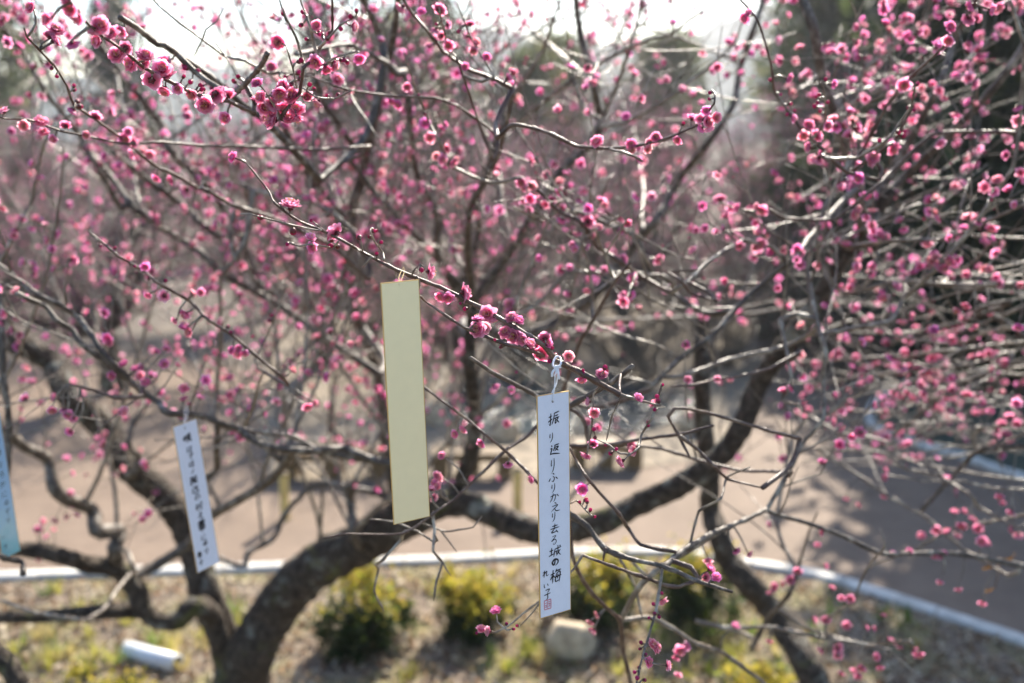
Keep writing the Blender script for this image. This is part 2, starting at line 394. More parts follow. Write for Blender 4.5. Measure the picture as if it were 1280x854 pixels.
def shrub(px, py, wpx, hm, label, nl=3600, lowfrac=0.64, group=None):
    g = G(px, py); d = proj(g)[2]; rw = wpx / 2 * d / FPX
    t = thing('azalea_shrub', g, label, 'shrub', group)
    mb = MB()
    for k in range(16):
        a = rng.uniform(0, 6.28); e = rng.uniform(0.3, 0.9)
        tip = np.array([math.cos(a) * rw * e, math.sin(a) * rw * e, hm * rng.uniform(0.5, 0.9)])
        pts, rad = catmull([g + np.array([0, 0, -0.02]), g + tip * [0.35, 0.35, 0.5], g + tip], [0.014, 0.009, 0.003], 0.06)
        tube(mb, pts, rad, 5)
    build(mb, 'stem', LIMB, t)
    mb = MB()
    nc = 34
    cc = rng.standard_normal((nc, 3)); cc /= np.linalg.norm(cc, axis=1)[:, None]; cc[:, 2] = np.abs(cc[:, 2])
    rr = rng.uniform(0.35, 1.28, nc)[:, None]
    cc = cc * rr * np.array([rw, rw, hm * 0.8]) * 0.9 + np.array([0, 0, hm * 0.12])
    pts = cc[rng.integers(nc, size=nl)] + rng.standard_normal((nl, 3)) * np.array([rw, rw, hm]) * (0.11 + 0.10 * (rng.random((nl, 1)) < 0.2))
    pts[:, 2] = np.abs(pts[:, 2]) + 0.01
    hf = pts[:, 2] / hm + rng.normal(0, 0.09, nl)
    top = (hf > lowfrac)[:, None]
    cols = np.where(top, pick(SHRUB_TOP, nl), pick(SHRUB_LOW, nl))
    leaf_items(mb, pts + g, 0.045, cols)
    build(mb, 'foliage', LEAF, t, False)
    return t
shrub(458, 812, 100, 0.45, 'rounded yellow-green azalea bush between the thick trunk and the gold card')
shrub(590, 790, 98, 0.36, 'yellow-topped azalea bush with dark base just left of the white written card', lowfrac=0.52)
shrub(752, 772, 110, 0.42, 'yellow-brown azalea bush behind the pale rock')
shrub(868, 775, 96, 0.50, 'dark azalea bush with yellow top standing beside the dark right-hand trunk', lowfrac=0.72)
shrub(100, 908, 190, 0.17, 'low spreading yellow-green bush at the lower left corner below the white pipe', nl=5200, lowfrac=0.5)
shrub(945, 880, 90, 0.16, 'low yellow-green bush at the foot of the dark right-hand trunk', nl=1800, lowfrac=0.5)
# grass and litter over the near bed (uncountable)
def litter():
    k = 26000
    xs = rng.uniform(-4.5, 4.5, k); ys = rng.uniform(2.5, 7.2, k)
    ky = np.interp(xs, kl[:, 0], kl[:, 1]); ok = ys < ky - 0.12
    pts = np.stack([xs, ys, np.full(k, 0.022) + rng.uniform(0, 0.02, k)], 1)[ok]
    k = len(pts); mb = MB()
    leaf_items(mb, pts, 0.05, pick([(0.32, 0.22, 0.13), (0.22, 0.13, 0.075), (0.42, 0.33, 0.22), (0.12, 0.08, 0.05), (0.58, 0.52, 0.41)], k))
    return build(mb, 'leaf_litter', LEAF, None, False, kind='stuff')
litter()
def grass():
    mb = MB(); tufts = []
    for _ in range(420):
        x, y = rng.uniform(-4, 4), rng.uniform(3.2, 6.9)
        if y < np.interp(x, kl[:, 0], kl[:, 1]) - 0.2 and math.sin(x * 2.1 + 1) + math.sin(y * 3.3 + x) + rng.normal(0, 0.6) > 0.6: tufts.append((x, y))
    for cx, cy, k, s_ in [(G(655, 825)[0], G(655, 825)[1], 10, 0.1), (G(930, 815)[0], G(930, 815)[1], 26, 0.25), (G(870, 825)[0], G(870, 825)[1], 16, 0.2), (G(300, 800)[0], G(300, 800)[1], 10, .15), (G(60, 790)[0], G(60, 790)[1], 14, 0.3)]:
        tufts += [(cx + rng.normal(0, s_), cy + rng.normal(0, s_)) for _ in range(k)]
    for x, y in tufts:
        c = pick([(0.16, 0.20, 0.03), (0.40, 0.38, 0.08), (0.14, 0.22, 0.04), (0.5, 0.42, 0.17)], 1)[0]
        for b in range(26):
            a = rng.uniform(0, 6.28); rr = abs(rng.normal(0, 0.035)); h = rng.uniform(0.04, 0.12); le = rng.uniform(0.2, 0.9) * h
            p0 = np.array([x + rr * math.cos(a), y + rr * math.sin(a), 0.01]); w_ = 0.004
            s_ = np.array([-math.sin(a), math.cos(a), 0]) * w_; o = np.array([math.cos(a), math.sin(a), 0])
            v = [p0 - s_, p0 + s_, p0 + o * le * 0.4 + [0, 0, h * 0.7] + s_ * 0.7, p0 + o * le * 0.4 + [0, 0, h * 0.7] - s_ * 0.7, p0 + o * le + [0, 0, h]]
            mb.add(v, [(0, 1, 2, 3)], [(3, 2, 4)], c=c)
    return build(mb, 'grass', LEAF, None, False, kind='stuff')
grass()

# ------------------------------------------------------------------ small things on the ground
def rock(px, py, wpx, hm, label, nm='rock', squash=0.75, seed=1):
    g = G(px, py); d = proj(g)[2]; rw = wpx / 2 * d / FPX
    r_ = np.random.default_rng(seed); nu, nv = 22, 14
    dirs = r_.standard_normal((12, 3)); dirs /= np.linalg.norm(dirs, axis=1)[:, None]; offs = r_.uniform(0.62, 0.95, 12); dirs[0] = nrm([0.15, 0.25, 1]); offs[0] = 0.66; dirs[1] = nrm([-0.25, -1, 0.25]); offs[1] = 0.8; dirs[2] = nrm([0.8, -0.5, 0.4]); offs[2] = 0.78; dirs[3] = nrm([-0.9, 0, 0.6]); offs[3] = 0.8
    v = []
    for j in range(nv + 1):
        th = math.pi * j / nv
        for i in range(nu):
            ph = 2 * math.pi * i / nu
            n_ = np.array([math.sin(th) * math.cos(ph), math.sin(th) * math.sin(ph), math.cos(th)])
            rad = min(1.0, min([o / max(1e-3, n_ @ dd) for dd, o in zip(dirs, offs) if n_ @ dd > 0.05] + [1.0])) + r_.normal(0, 0.012)
            v.append(g + n_ * rad * np.array([rw, rw * squash, hm * 0.62]) + [0, 0, hm * 0.36])
    q = [(j * nu + i, (j + 1) * nu + i, (j + 1) * nu + (i + 1) % nu, j * nu + (i + 1) % nu) for j in range(nv) for i in range(nu)]
    mb = MB(); mb.add(v, q, None)
    return build(mb, nm, STONE, None, True, label=label, category='rock')
rock(712, 822, 66, 0.27, 'pale sunlit rock on the bed below the white written card', seed=4)
rock(782, 778, 26, 0.10, 'small grey stone beside the larger pale rock', seed=9)
for k, (x, y, s_, lab) in enumerate([(628, 552, 46, 'grey stone at the left bank of the little stream'), (735, 548, 40, 'grey stone at the near bank of the little stream behind the written card'),
                                     (868, 540, 44, 'grey stone at the right end of the little stream'), (668, 476, 40, 'grey stone on the far bank of the little stream'), (545, 530, 38, 'grey stone behind the gold card near the stream')]):
    rock(x, y, s_, 0.28, lab, seed=20 + k)
def pipe():
    a = G(158, 812, 0.05); b = G(222, 830, 0.05); mb = MB()
    d = nrm(b - a); s_ = nrm(np.cross(d, [0, 0, 1])); u = np.cross(s_, d); k = 20
    ang = np.arange(k) * 2 * math.pi / k
    ring = lambda c, r: c + r * (np.cos(ang)[:, None] * s_ + np.sin(ang)[:, None] * u)
    v = np.vstack([ring(a, 0.042), ring(a, 0.05), ring(b, 0.05), ring(b, 0.042), ring(a + d * 0.001, 0.042)])
    q = [(r0 * k + i, r0 * k + (i + 1) % k, (r0 + 1) * k + (i + 1) % k, (r0 + 1) * k + i) for r0 in range(3) for i in range(k)]
    q += [(3 * k + i, 3 * k + (i + 1) % k, (i + 1) % k, i) for i in range(k)]
    mb.add(v, q, None)
    return build(mb, 'pipe', simple('white_plastic', (0.72, 0.74, 0.75), 0.35), None, True, label='short white plastic pipe lying on the litter left of the trunk fork', category='pipe')
pipe()
def stick():
    mb = MB(); pts, rad = catmull([G(764, 806, 0.03), G(750, 826, 0.025), G(730, 852, 0.02)], [0.006, 0.008, 0.009], 0.04)
    tube(mb, pts, rad, 6, 0, None, 0.08)
    build(mb, 'dead_stick', LIMB, None, label='pale dead stick lying on the bed to the right of the rock', category='stick')
stick()
# low timber bench beyond the path and bamboo stakes at its edge
def bench(x0, x1, y, label):
    a = G(x0, y + 36); b = G(x1, y + 36); c = (a + b) / 2
    t = thing('timber_bench', c, label, 'bench')
    ax = (b - a) / 2; ay = nrm([-ax[1], ax[0], 0]) * 0.10
    mb = MB(); boxv(mb, c + [0, 0, 0.20], ax, ay, [0, 0, 0.035]); o = build(mb, 'seat', WOOD, t, False)
    for e in (-0.82, 0, 0.82):
        mb = MB(); boxv(mb, c + ax * e + [0, 0, 0.070], nrm(ax) * 0.06, ay * 0.8, [0, 0, 0.094]); build(mb, 'leg', WOOD, t, False)
bench(352, 486, 560, 'long low tan timber bench beyond the path, left of the gold card')
bench(542, 640, 560, 'low tan timber bench seen between the gold card and the white card')
bench(716, 800, 548, 'low tan timber bench beyond the path to the right of the white card')
def stake(x, y, h, label):
    g = G(x, y); t = thing('bamboo_stake', g, label, 'stake'); mb = MB()
    zs = np.linspace(-0.02, h, 13); tube(mb, [g + [0, 0, z] for z in zs], [0.034 + (0.004 if k % 4 == 0 else 0) for k in range(13)], 12)
    build(mb, 'stem', BAMBOO, t)
    mb = MB(); tube(mb, [g + [0, 0, h - 0.001], g + [0, 0, h + 0.012]], [0.036, 0.036], 12); build(mb, 'cut_top', WOOD, t)
stake(357, 650, 0.36, 'short yellow bamboo stake at the path edge left of the gold card')
stake(647, 640, 0.34, 'short yellow bamboo stake at the path edge close to the white card')

# ------------------------------------------------------------------ background plum trees
def side_dir(tan, up=0.35, ang=0.75):
    r_ = rng.standard_normal(3); r_ -= tan * (r_ @ tan); r_ = nrm(r_)
    return nrm(tan * math.cos(ang) + r_ * math.sin(ang) + np.array([0, 0, up]))
def wander(p, d, L, r0, r1, nseg, jit=0.12, up=0.05):
    pts = [np.array(p, float)]; d = nrm(d)
    for k in range(nseg):
        d = nrm(d + rng.normal(0, jit, 3) + np.array([0, 0, up])); pts.append(pts[-1] + d * L / nseg)
    return np.array(pts), np.linspace(r0, r1, nseg + 1)
def make_plum_meshes(h=3.6, nflow=2600):
    tr, br, fl = MB(), MB(), MB()
    items = []
    a0 = rng.uniform(0, 6.28); lean = np.array([math.cos(a0), math.sin(a0), 0]) * 0.25
    top = np.array([0, 0, h * 0.24]) + lean
    pts, rad = catmull([(0, 0, -0.1), lean * 0.3 + [0, 0, h * 0.1], top], [0.17, 0.13, 0.12], 0.1)
    tube(tr, pts, rad, 10, 0, None, 0.06)
    limbs = []
    nl = 6
    for k in range(nl):
        a = a0 + 2 * math.pi * k / nl + rng.normal(0, 0.3); el = rng.uniform(0.5, 1.2)
        d = np.array([math.cos(a) * math.cos(el), math.sin(a) * math.cos(el), math.sin(el)])
        p_, r_ = wander(top - [0, 0, 0.1], d, h * rng.uniform(0.5, 0.72), 0.07, 0.02, 7, 0.22, 0.08)
        tube(tr, *catmull(p_, r_, 0.12), 7, 0, None, 0.05); limbs.append((p_, r_))
    for p_, r_ in limbs:
        for i in range(1, len(p_)):
            for _ in range(4):
                tan = nrm(p_[i] - p_[i - 1])
                q_, s_ = wander(p_[i] + (p_[i - 1] - p_[i]) * rng.uniform(0, 1), side_dir(tan, 0.3, 0.9), rng.uniform(0.5, 1.2), 0.014, 0.005, 5, 0.14, 0.06)
                tube(br, q_, s_, 4)
                for j in range(1, len(q_)):
                    for _2 in range(2):
                        b_ = q_[j - 1] + (q_[j] - q_[j - 1]) * rng.uniform(0, 1)
                        e_, f_ = wander(b_, side_dir(nrm(q_[j] - q_[j - 1]), 0.2, 0.8), rng.uniform(0.2, 0.6), 0.005, 0.002, 3, 0.1, 0.03)
                        tube(br, e_, f_, 3)
                        for t in rng.uniform(0.05, 1, 9):
                            k2 = min(2, int(t * 3)); pp = e_[k2] + (e_[k2 + 1] - e_[k2]) * (t * 3 - k2)
                            items.append((pp + rng.normal(0, 0.015, 3), rng.standard_normal(3), rng.uniform(0.030, 0.042)))
    idx = rng.permutation(len(items))[:nflow]
    scatter(fl, T0, [items[i] for i in idx])
    return tr.mesh('trunk', [BARK]), br.mesh('branches', [LIMB]), fl.mesh('blossoms', FLM)
BGP = [make_plum_meshes(3.2, 2600), make_plum_meshes(3.4, 2700), make_plum_meshes(3.0, 2200)]
def plum(x, y, s, rz, k, label, group='pink plum trees in the grove beyond the path'):
    t = thing('plum_tree', (x, y, 0), label, 'tree', group)
    t.rotation_euler = (0, 0, rz); t.scale = (s, s, s)
    for nm, me in zip(('trunk', 'branches', 'blossoms'), BGP[k]):
        o = bpy.data.objects.new(nm, me); COL.objects.link(o); o.parent = t
LB = 'blurred pink blossoming plum tree in the grove beyond the path'
for k, (x, y, s) in enumerate([(-4.4, 10.6, 0.95), (-2.3, 11.6, 0.9), (-6.6, 12.4, 0.92), (-0.4, 10.4, 0.72), (1.5, 12.2, 0.85), (3.4, 13.2, 0.95),
                               (-3.6, 14.8, 0.95), (0.4, 15.4, 0.95), (-8.2, 16.5, 1.0), (4.4, 17.2, 1.0), (-1.6, 18.2, 1.0), (2.3, 19.6, 1.0), (-5.6, 20.5, 0.98), (6.6, 20.5, 1.2), (0.9, 24, 1.05), (-10, 22, 1.0), (3.6, 27, 1.2), (-3.2, 26, 1.2)]):
    plum(x, y, s, rng.uniform(0, 6.28), k % 3, LB)

def make_bare(h, w_):
    mb = MB()
    for k in range(46):
        a = rng.uniform(0, 6.28); e = rng.uniform(0.1, 1.0)
        d = np.array([math.cos(a) * e * w_, math.sin(a) * e * w_, h * rng.uniform(0.6, 1)])
        p_, r_ = wander((math.cos(a) * 0.1, math.sin(a) * 0.1, -0.03), d, np.linalg.norm(d), 0.012, 0.004, 7, 0.14, 0.02); tube(mb, p_, r_, 4)
        for i in range(2, 8):
            for _ in range(2):
                q_, s_ = wander(p_[i], side_dir(nrm(p_[i] - p_[i - 1]), 0.1, 0.8), rng.uniform(0.15, 0.5), 0.004, 0.002, 3, 0.15); tube(mb, q_, s_, 3)
    return mb.mesh('stems', [LIMB])
BARE = [make_bare(1.5, 0.8), make_bare(1.2, 0.9)]
for k, (x, y, s_) in enumerate([(0.2, 11.2, 1.0), (1.4, 10.9, 0.9), (2.5, 11.6, 1.1), (-0.9, 12.0, 1.1), (0.9, 13.2, 1.3), (2.2, 14.0, 1.3), (-2.0, 13.6, 1.2), (3.9, 11.2, 1.0), (4.6, 12.6, 1.3), (-0.2, 14.8, 1.4)]):
    o = thing('bare_shrub', (x, y, 0), 'leafless grey-brown shrub among the blurred plum trees beyond the stream', 'shrub', 'leafless shrubs beyond the stream')
    o.rotation_euler = (0, 0, rng.uniform(0, 6.28)); o.scale = (s_, s_, s_); c_ = bpy.data.objects.new('stems', BARE[k % 2]); COL.objects.link(c_); c_.parent = o

# ------------------------------------------------------------------ evergreen trees
def make_evergreen(h, rw, cols, nl, leaf=0.2, conic=False, base=0.12):
    tr, cr = MB(), MB()
    pts, rad = wander((0, 0, -0.2), (0, 0, 1), h * 0.92, 0.03 * h, 0.006 * h, 8, 0.04, 0.1); tube(tr, *catmull(pts, rad, 0.3), 9, 0, None, 0.04)
    cl = []
    for k in range(70):
        z = rng.uniform(base, 0.95); prof = (1 - z) * 1.15 + 0.05 if conic else math.sin(math.pi * min(1, (z - base) / (1 - base) * 0.86 + 0.14)) ** 0.6
        a = rng.uniform(0, 6.28); r_ = rw * prof * rng.uniform(0.45, 1.0)
        tip = np.array([math.cos(a) * r_, math.sin(a) * r_, z * h])
        b = np.array([0, 0, max(0.1, z * h - 0.35 * r_)])
        p_, q_ = catmull([b, (b + tip) / 2 + [0, 0, 0.1], tip], [0.01 * h, 0.007 * h, 0.003 * h], 0.4); tube(tr, p_, q_, 5)
        for _ in range(3): cl.append(b + (tip - b) * rng.uniform(0.55, 1.05) + rng.normal(0, 0.12 * rw, 3))
    cl = np.array(cl); kk = cl[rng.integers(len(cl), size=nl)] + rng.standard_normal((nl, 3)) * np.array([0.15, 0.15, 0.11]) * rw
    kk[:, 2] = np.maximum(kk[:, 2], 0.05)
    leaf_items(cr, kk, leaf, pick(cols, nl), asp=0.6)
    return tr.mesh('trunk', [BARK]), cr.mesh('crown', [LEAF], False)
DK = [(0.030, 0.045, 0.018), (0.045, 0.06, 0.022), (0.02, 0.03, 0.014), (0.06, 0.07, 0.03)]
GR = [(0.06, 0.085, 0.025), (0.09, 0.11, 0.035), (0.04, 0.06, 0.02), (0.15, 0.14, 0.045)]
EV = [make_evergreen(8.5, 2.2, DK, 15000, 0.24, False, 0.03), make_evergreen(8.0, 2.6, GR, 9000, 0.26), make_evergreen(9.5, 1.9, DK, 9000, 0.24, True, 0.1)]
def ever(x, y, s, k, label, name='evergreen_tree', group=None):
    t = thing(name, (x, y, 0), label, 'tree', group); t.rotation_euler = (0, 0, rng.uniform(0, 6.28)); t.scale = (s, s, s)
    for nm, me in zip(('trunk', 'crown'), EV[k]):
        o = bpy.data.objects.new(nm, me); COL.objects.link(o); o.parent = t
ever(6.4, 11.8, 1.0, 0, 'dark evergreen tree in shade at the right edge behind the pink branches')
ever(8.6, 14.5, 1.1, 0, 'dark evergreen tree deeper in the shade at the right, behind the nearer one')
ever(7.7, 16.8, 1.0, 0, 'dark evergreen tree behind the upper right pink plum branches')
EV.append(make_evergreen(3.0, 1.5, DK, 7000, 0.16, False, 0.02))
ever(5.3, 11.6, 1.0, 3, 'low dark leafy evergreen under the tall one at the right, nearest the path fork', 'evergreen_shrub')
ever(6.9, 10.9, 1.05, 3, 'low dark leafy evergreen at the far right edge, in deep shade', 'evergreen_shrub')
ever(4.5, 13.4, 0.9, 3, 'low dark leafy evergreen set back behind the right path, left of the tall dark tree', 'evergreen_shrub')
for k, (x, y, s, e) in enumerate([(-13, 34, 0.8, 2), (-3.2, 28, 0.70, 1), (0.6, 31, 0.60, 1), (-16, 26, 0.6, 1), (-2.5, 33, 0.85, 2), (1.5, 37, 0.72, 1), (5.5, 36, 0.72, 1), (10, 32, 1.1, 1), (-18, 33, 1.3, 1), (15, 33, 1.2, 2), (9, 26, 1.1, 0), (-7.5, 40, 0.8, 2), (20, 30, 1.3, 0), (-25, 36, 1.3, 2), (-22, 27, 1.0, 1)]):
    ever(x, y, s, e, 'blurred dark green tree in the tree line under the bright sky', group='evergreen trees of the far tree line')
# ------------------------------------------------------------------ the near plum trees: limbs and twigs
BR = []                                    # tree, points, radii, width, shoots
def B(tree, d0, d1, w0, w1, s, shoots=None, jit=0.0):
    px = [tuple(float(k) for k in q.split(',')) for q in s.split()]
    n = len(px); L = np.concatenate([[0], np.cumsum([math.dist(px[i], px[i + 1]) for i in range(n - 1)])]); t = L / L[-1]
    d = d0 + (d1 - d0) * t
    pts = np.array([P(x, y, dd) for (x, y), dd in zip(px, d)])
    wpx = (w0 + (w1 - w0) * t) * (0.8 if tree == 'D' else 1.0) * (1.0 if w0 > 60 else 0.84 if w0 > 6 else 0.92)
    rad = np.maximum(wpx / 2 * d / FPX, 0.0009)
    if n > 3: pts[1:-1] += rng.normal(0, 0.012, (n - 2, 1)) * FW * (d[1:-1, None])     # wander in depth
    ctl = pts.copy(); pts, rad = catmull(pts, rad, max(0.009, 0.006 * d.mean()))
    if w0 < 9 and len(ctl) > 2:                        # young plum wood runs straight from node to node
        lin = []
        for a_, b_ in zip(ctl[:-1], ctl[1:]):
            m_ = max(1, int(np.linalg.norm(b_ - a_) / max(0.009, 0.006 * d.mean()))); lin += [a_ + (b_ - a_) * k_ / m_ for k_ in range(m_)]
        lin.append(ctl[-1]); lin = np.array(lin)
        if len(lin) == len(pts): pts = 0.35 * pts + 0.65 * lin
    if w0 < 11 and len(pts) > 6:
        nod = np.zeros(len(pts)); nod[rng.random(len(pts)) < 0.28] = 1; rad = rad * (1 + 0.22 * nod)
        pts[1:-1] += rng.normal(0, 0.10, (len(pts) - 2, 3)) * rad[1:-1, None]
    if w1 < 4: rad[-1] *= 0.55
    BR.append(dict(tree=tree, p=pts, r=rad, w=max(w0, w1), d=d.mean(), wm=(w0 + w1) / 2, shoots=shoots))
A, BB, CC, DD = 'A', 'B', 'C', 'D'
B(DD, 3.4, 3.2, 60, 30, '1560,1000 1540,840 1500,700 1460,560 1430,430 1420,300')
B(DD, 3.3, 3.2, 30, 12, '1480,620 1440,590 1400,575 1350,562')
# tree A: trunk and limbs
B(A, 4.75, 4.75, 84, 66, '302,1010 300,930 303,880 302,838')
B(A, 4.75, 4.1, 62, 50, '304,852 318,808 340,768 372,728 410,701 450,682 492,655 530,638')
B(A, 4.1, 3.0, 42, 24, '520,640 570,632 612,643 660,660 700,668 750,650 800,630 850,605 900,570 930,530 955,480 985,430 1020,375 1060,310 1090,262 1112,238')
B(A, 3.0, 2.7, 13, 8, '1085,262 1111,226 1137,180 1171,105 1203,45 1217,-10 1225,-60')
B(A, 3.0, 2.6, 14, 10, '1095,255 1148,213 1190,165 1231,116 1268,64 1295,20 1320,-30')
B(A, 4.75, 4.2, 48, 32, '292,850 275,800 262,745 245,700 225,660 195,615 160,575 130,535 95,490 60,455 25,430 -30,395 -90,330')
B(A, 4.75, 4.4, 36, 27, '290,848 272,800 262,775 252,755')
B(A, 4.4, 4.0, 30, 15, '258,765 243,755 225,775 195,777 173,766 140,763 100,766 45,769 0,770 -60,768')
B(A, 4.25, 3.8, 32, 20, '180,768 168,745 150,723 135,710 108,708 93,694 63,688 28,689 -30,686')
B(A, 4.2, 3.4, 24, 13, '146,712 148,683 143,668 130,659 110,640 83,613 50,576 28,556 0,523 -30,490')
B(A, 4.0, 3.6, 7, 5, '166,708 160,717 145,736 135,758 120,768 106,776')
B(A, 3.2, 3.6, 4, 5, '106,775 50,763 5,752 -40,740')
B(A, 4.2, 3.6, 24, 16, '555,636 585,580 594,520 588,450 592,375')
B(A, 4.4, 3.6, 19, 13, '500,648 482,560 470,475 437,362 440,285')
B(A, 3.6, 2.1, 14, 6, '592,380 585,320 588,270 606,232 622,190 633,152 642,110')
B(A, 2.1, 2.0, 6, 3.5, '642,112 621,101 591,90 571,75 553,60 533,38 515,15 504,0 490,-25')
B(A, 2.0, 1.95, 3.2, 2, '618,96 601,65 586,38 571,3', 0)
B(A, 2.05, 1.9, 3, 2, '563,70 552,25 549,10', 0)
B(A, 2.2, 2.0, 4.2, 3, '616,200 596,143 583,108 573,83 566,66', 0)
B(A, 2.2, 2.0, 4.5, 2.5, '623,170 598,148 571,130 545,123 485,117 445,115 420,110 388,95 350,90', 0)
B(A, 2.3, 2.1, 4, 2.2, '563,208 548,175 535,150 525,123 513,93 504,62', 0)
B(A, 2.0, 1.8, 6.5, 2.6, '622,172 640,158 668,159 690,170 720,179 755,185 790,183 825,177 855,164 876,153 884,140 888,123 889,112', 0)
B(A, 1.9, 1.9, 4, 3, '763,187 775,195 790,201 803,202', 0)
B(A, 3.6, 3.0, 16, 9, '592,378 640,310 700,217 730,187 748,163 750,145 743,115 735,83 726,38 721,0 718,-40')
B(A, 3.0, 2.7, 6, 3.5, '752,150 770,110 785,68 800,18 806,-20')
B(A, 3.0, 2.7, 6, 2.5, '750,160 790,148 840,120 890,78 918,55 930,20')
B(A, 3.2, 2.6, 6, 3, '640,160 690,120 728,93 770,73 810,53 840,38 868,20 886,11')
B(A, 3.2, 2.8, 6, 3, '640,125 665,83 680,58 688,35 703,0 715,-30')
B(A, 3.9, 3.3, 16, 8, '592,400 640,420 703,398 740,372 788,312 815,279 838,247 858,213 881,183 911,140 921,118 928,83 941,38 955,0 960,-30')
B(A, 3.6, 3.1, 11, 8, '590,368 570,352 545,322 520,294 495,269 455,224 430,190')
B(A, 3.6, 2.9, 13, 9, '590,395 560,345 546,314 548,285 540,254 520,214 515,150 505,90')
B(A, 3.6, 3.2, 9, 7, '578,350 598,289 595,259 610,214 640,120')
B(A, 3.6, 2.6, 16, 10, '440,288 443,262 450,214 460,185 473,140 481,85 488,50 493,0 496,-30')
B(A, 2.8, 2.7, 12, 10, '482,78 470,33 455,0 448,-25')
B(A, 2.7, 2.3, 8, 7, '478,76 455,60 433,54 403,60 370,68')
B(A, 3.6, 3.2, 15, 12, '440,290 415,268 390,235 378,203 363,175 350,140')
B(A, 3.3, 2.9, 9, 7, '452,192 435,173 420,150 405,130 395,100')
B(A, 3.5, 3.2, 8, 7, '440,280 420,259 388,214 375,190')
B(A, 3.7, 3.3, 12, 9, '475,468 440,445 400,418 365,392 320,366 290,349 265,327 238,307 208,289 175,262 135,222 100,180')
B(A, 3.6, 3.3, 9, 8, '330,372 290,310 253,279 225,257 175,219 140,190')
B(A, 3.6, 3.1, 11, 9, '330,370 300,300 260,240 225,195 200,160 175,120 150,90 120,50')
B(A, 3.3, 2.8, 8, 6, '150,260 125,205 100,173 83,150 65,123 45,93 25,68 0,35 -20,10')
B(A, 3.0, 2.9, 7, 5, '345,244 380,246 418,267 440,287')
B(A, 2.9, 2.3, 12, 8, '490,580 460,576 440,568 420,565 383,563 340,558 320,551 296,541 275,528 250,519 225,513 200,503 180,493 163,476 140,456 108,428 90,414 70,399 50,384 20,367')
B(A, 2.5, 2.4, 9, 7, '180,492 145,445 110,410 88,394 73,379 50,367 25,352 0,332 -25,312')
B(A, 3.0, 2.7, 7, 6, '430,562 400,560 370,546 320,538 275,530')
B(A, 2.4, 2.3, 6, 3, '176,496 150,497 120,489 85,480')
B(A, 3.2, 3.6, 8, 9, '272,530 277,560 270,586 259,598')
B(A, 4.3, 3.0, 15, 13, '238,680 266,645 300,624 337,601 358,572 364,556')
B(A, 4.2, 4.1, 10, 7, '505,645 480,624 442,609 397,605 352,646 341,673 311,691 311,704 277,703 265,690')
B(A, 4.2, 4.0, 15, 12, '450,682 446,660 437,630 436,605')
B(A, 4.3, 4.0, 10, 7, '168,590 168,573 172,555 165,528 172,508 180,490')
B(A, 2.2, 2.0, 4.5, 3.2, '352,470 330,453 288,417 263,399 235,377 205,354 180,339 155,322 130,304 110,289', 0)
B(A, 2.4, 2.3, 3, 1.8, '318,450 328,425 345,392 358,355', 0)
B(A, 3.4, 3.0, 6, 5, '270,490 277,420 275,345 296,319 307,270 305,230')
B(A, 3.0, 3.0, 7, 6, '292,326 288,292 292,265')
B(A, 3.0, 2.4, 6, 3, '300,545 312,508 318,480 330,465')
# near cut-off branch upper left and the twigs of the upper left corner
B(A, 2.6, 1.75, 12, 9, '400,225 340,158 320,143 300,128 285,115 265,98 240,80 215,65 190,50 163,28 150,22', 0)
B(A, 1.95, 1.6, 8, 7, '290,120 306,109 318,96 327,80 334,67', 0)
B(A, 1.85, 1.22, 6.5, 4, '318,141 298,130 282,125 263,123 240,115 215,105 185,88 163,70 143,55 125,43 105,25 85,0 70,-25', 0)
B(A, 2.0, 1.9, 3.8, 2.8, '335,92 316,86 281,70 253,50 225,29 193,2 180,-15', 0)
B(A, 1.9, 1.9, 2.4, 1.8, '253,50 261,41 270,26 280,10', 0)
B(A, 1.9, 1.9, 2.2, 1.6, '253,50 247,61 241,73', 0)
B(A, 1.9, 1.9, 2.4, 1.6, '281,70 290,84 296,95', 0)
B(A, 1.9, 1.9, 2.2, 1.4, '281,70 271,56 261,42', 0)
B(A, 2.9, 1.65, 7, 3, '462,350 410,305 340,272 290,256 263,240 240,232 220,219 200,211 175,193 150,173 125,153 105,138 88,110 68,83 48,55 30,35', 0)
B(A, 2.6, 1.75, 5, 2.4, '462,183 400,188 320,185 250,180 200,179 150,178 113,173 75,163 43,153 0,145 -30,140', 0)
B(A, 1.55, 1.45, 5.5, 3, '352,150 355,140 373,115 385,93 393,75 400,55 413,33 418,0 422,-20', 0)
B(A, 1.5, 1.45, 3.8, 2.4, '396,68 390,48 388,33 374,0 370,-15', 0)
B(A, 1.5, 1.45, 3.8, 2.4, '380,80 371,48 360,25 350,0 345,-15', 0)
B(A, 1.5, 1.4, 3.4, 2, '398,60 410,48 428,35 445,21', 0)
B(A, 1.5, 1.45, 3.2, 2, '388,86 403,80 425,75 448,64', 0)
B(A, 1.55, 1.5, 3, 2, '376,108 398,125 415,120 440,113', 0)
B(A, 1.55, 1.5, 2.6, 1.8, '372,115 366,85 357,57', 0)
B(A, 1.55, 1.5, 3, 2, '352,148 335,120 320,100', 0)
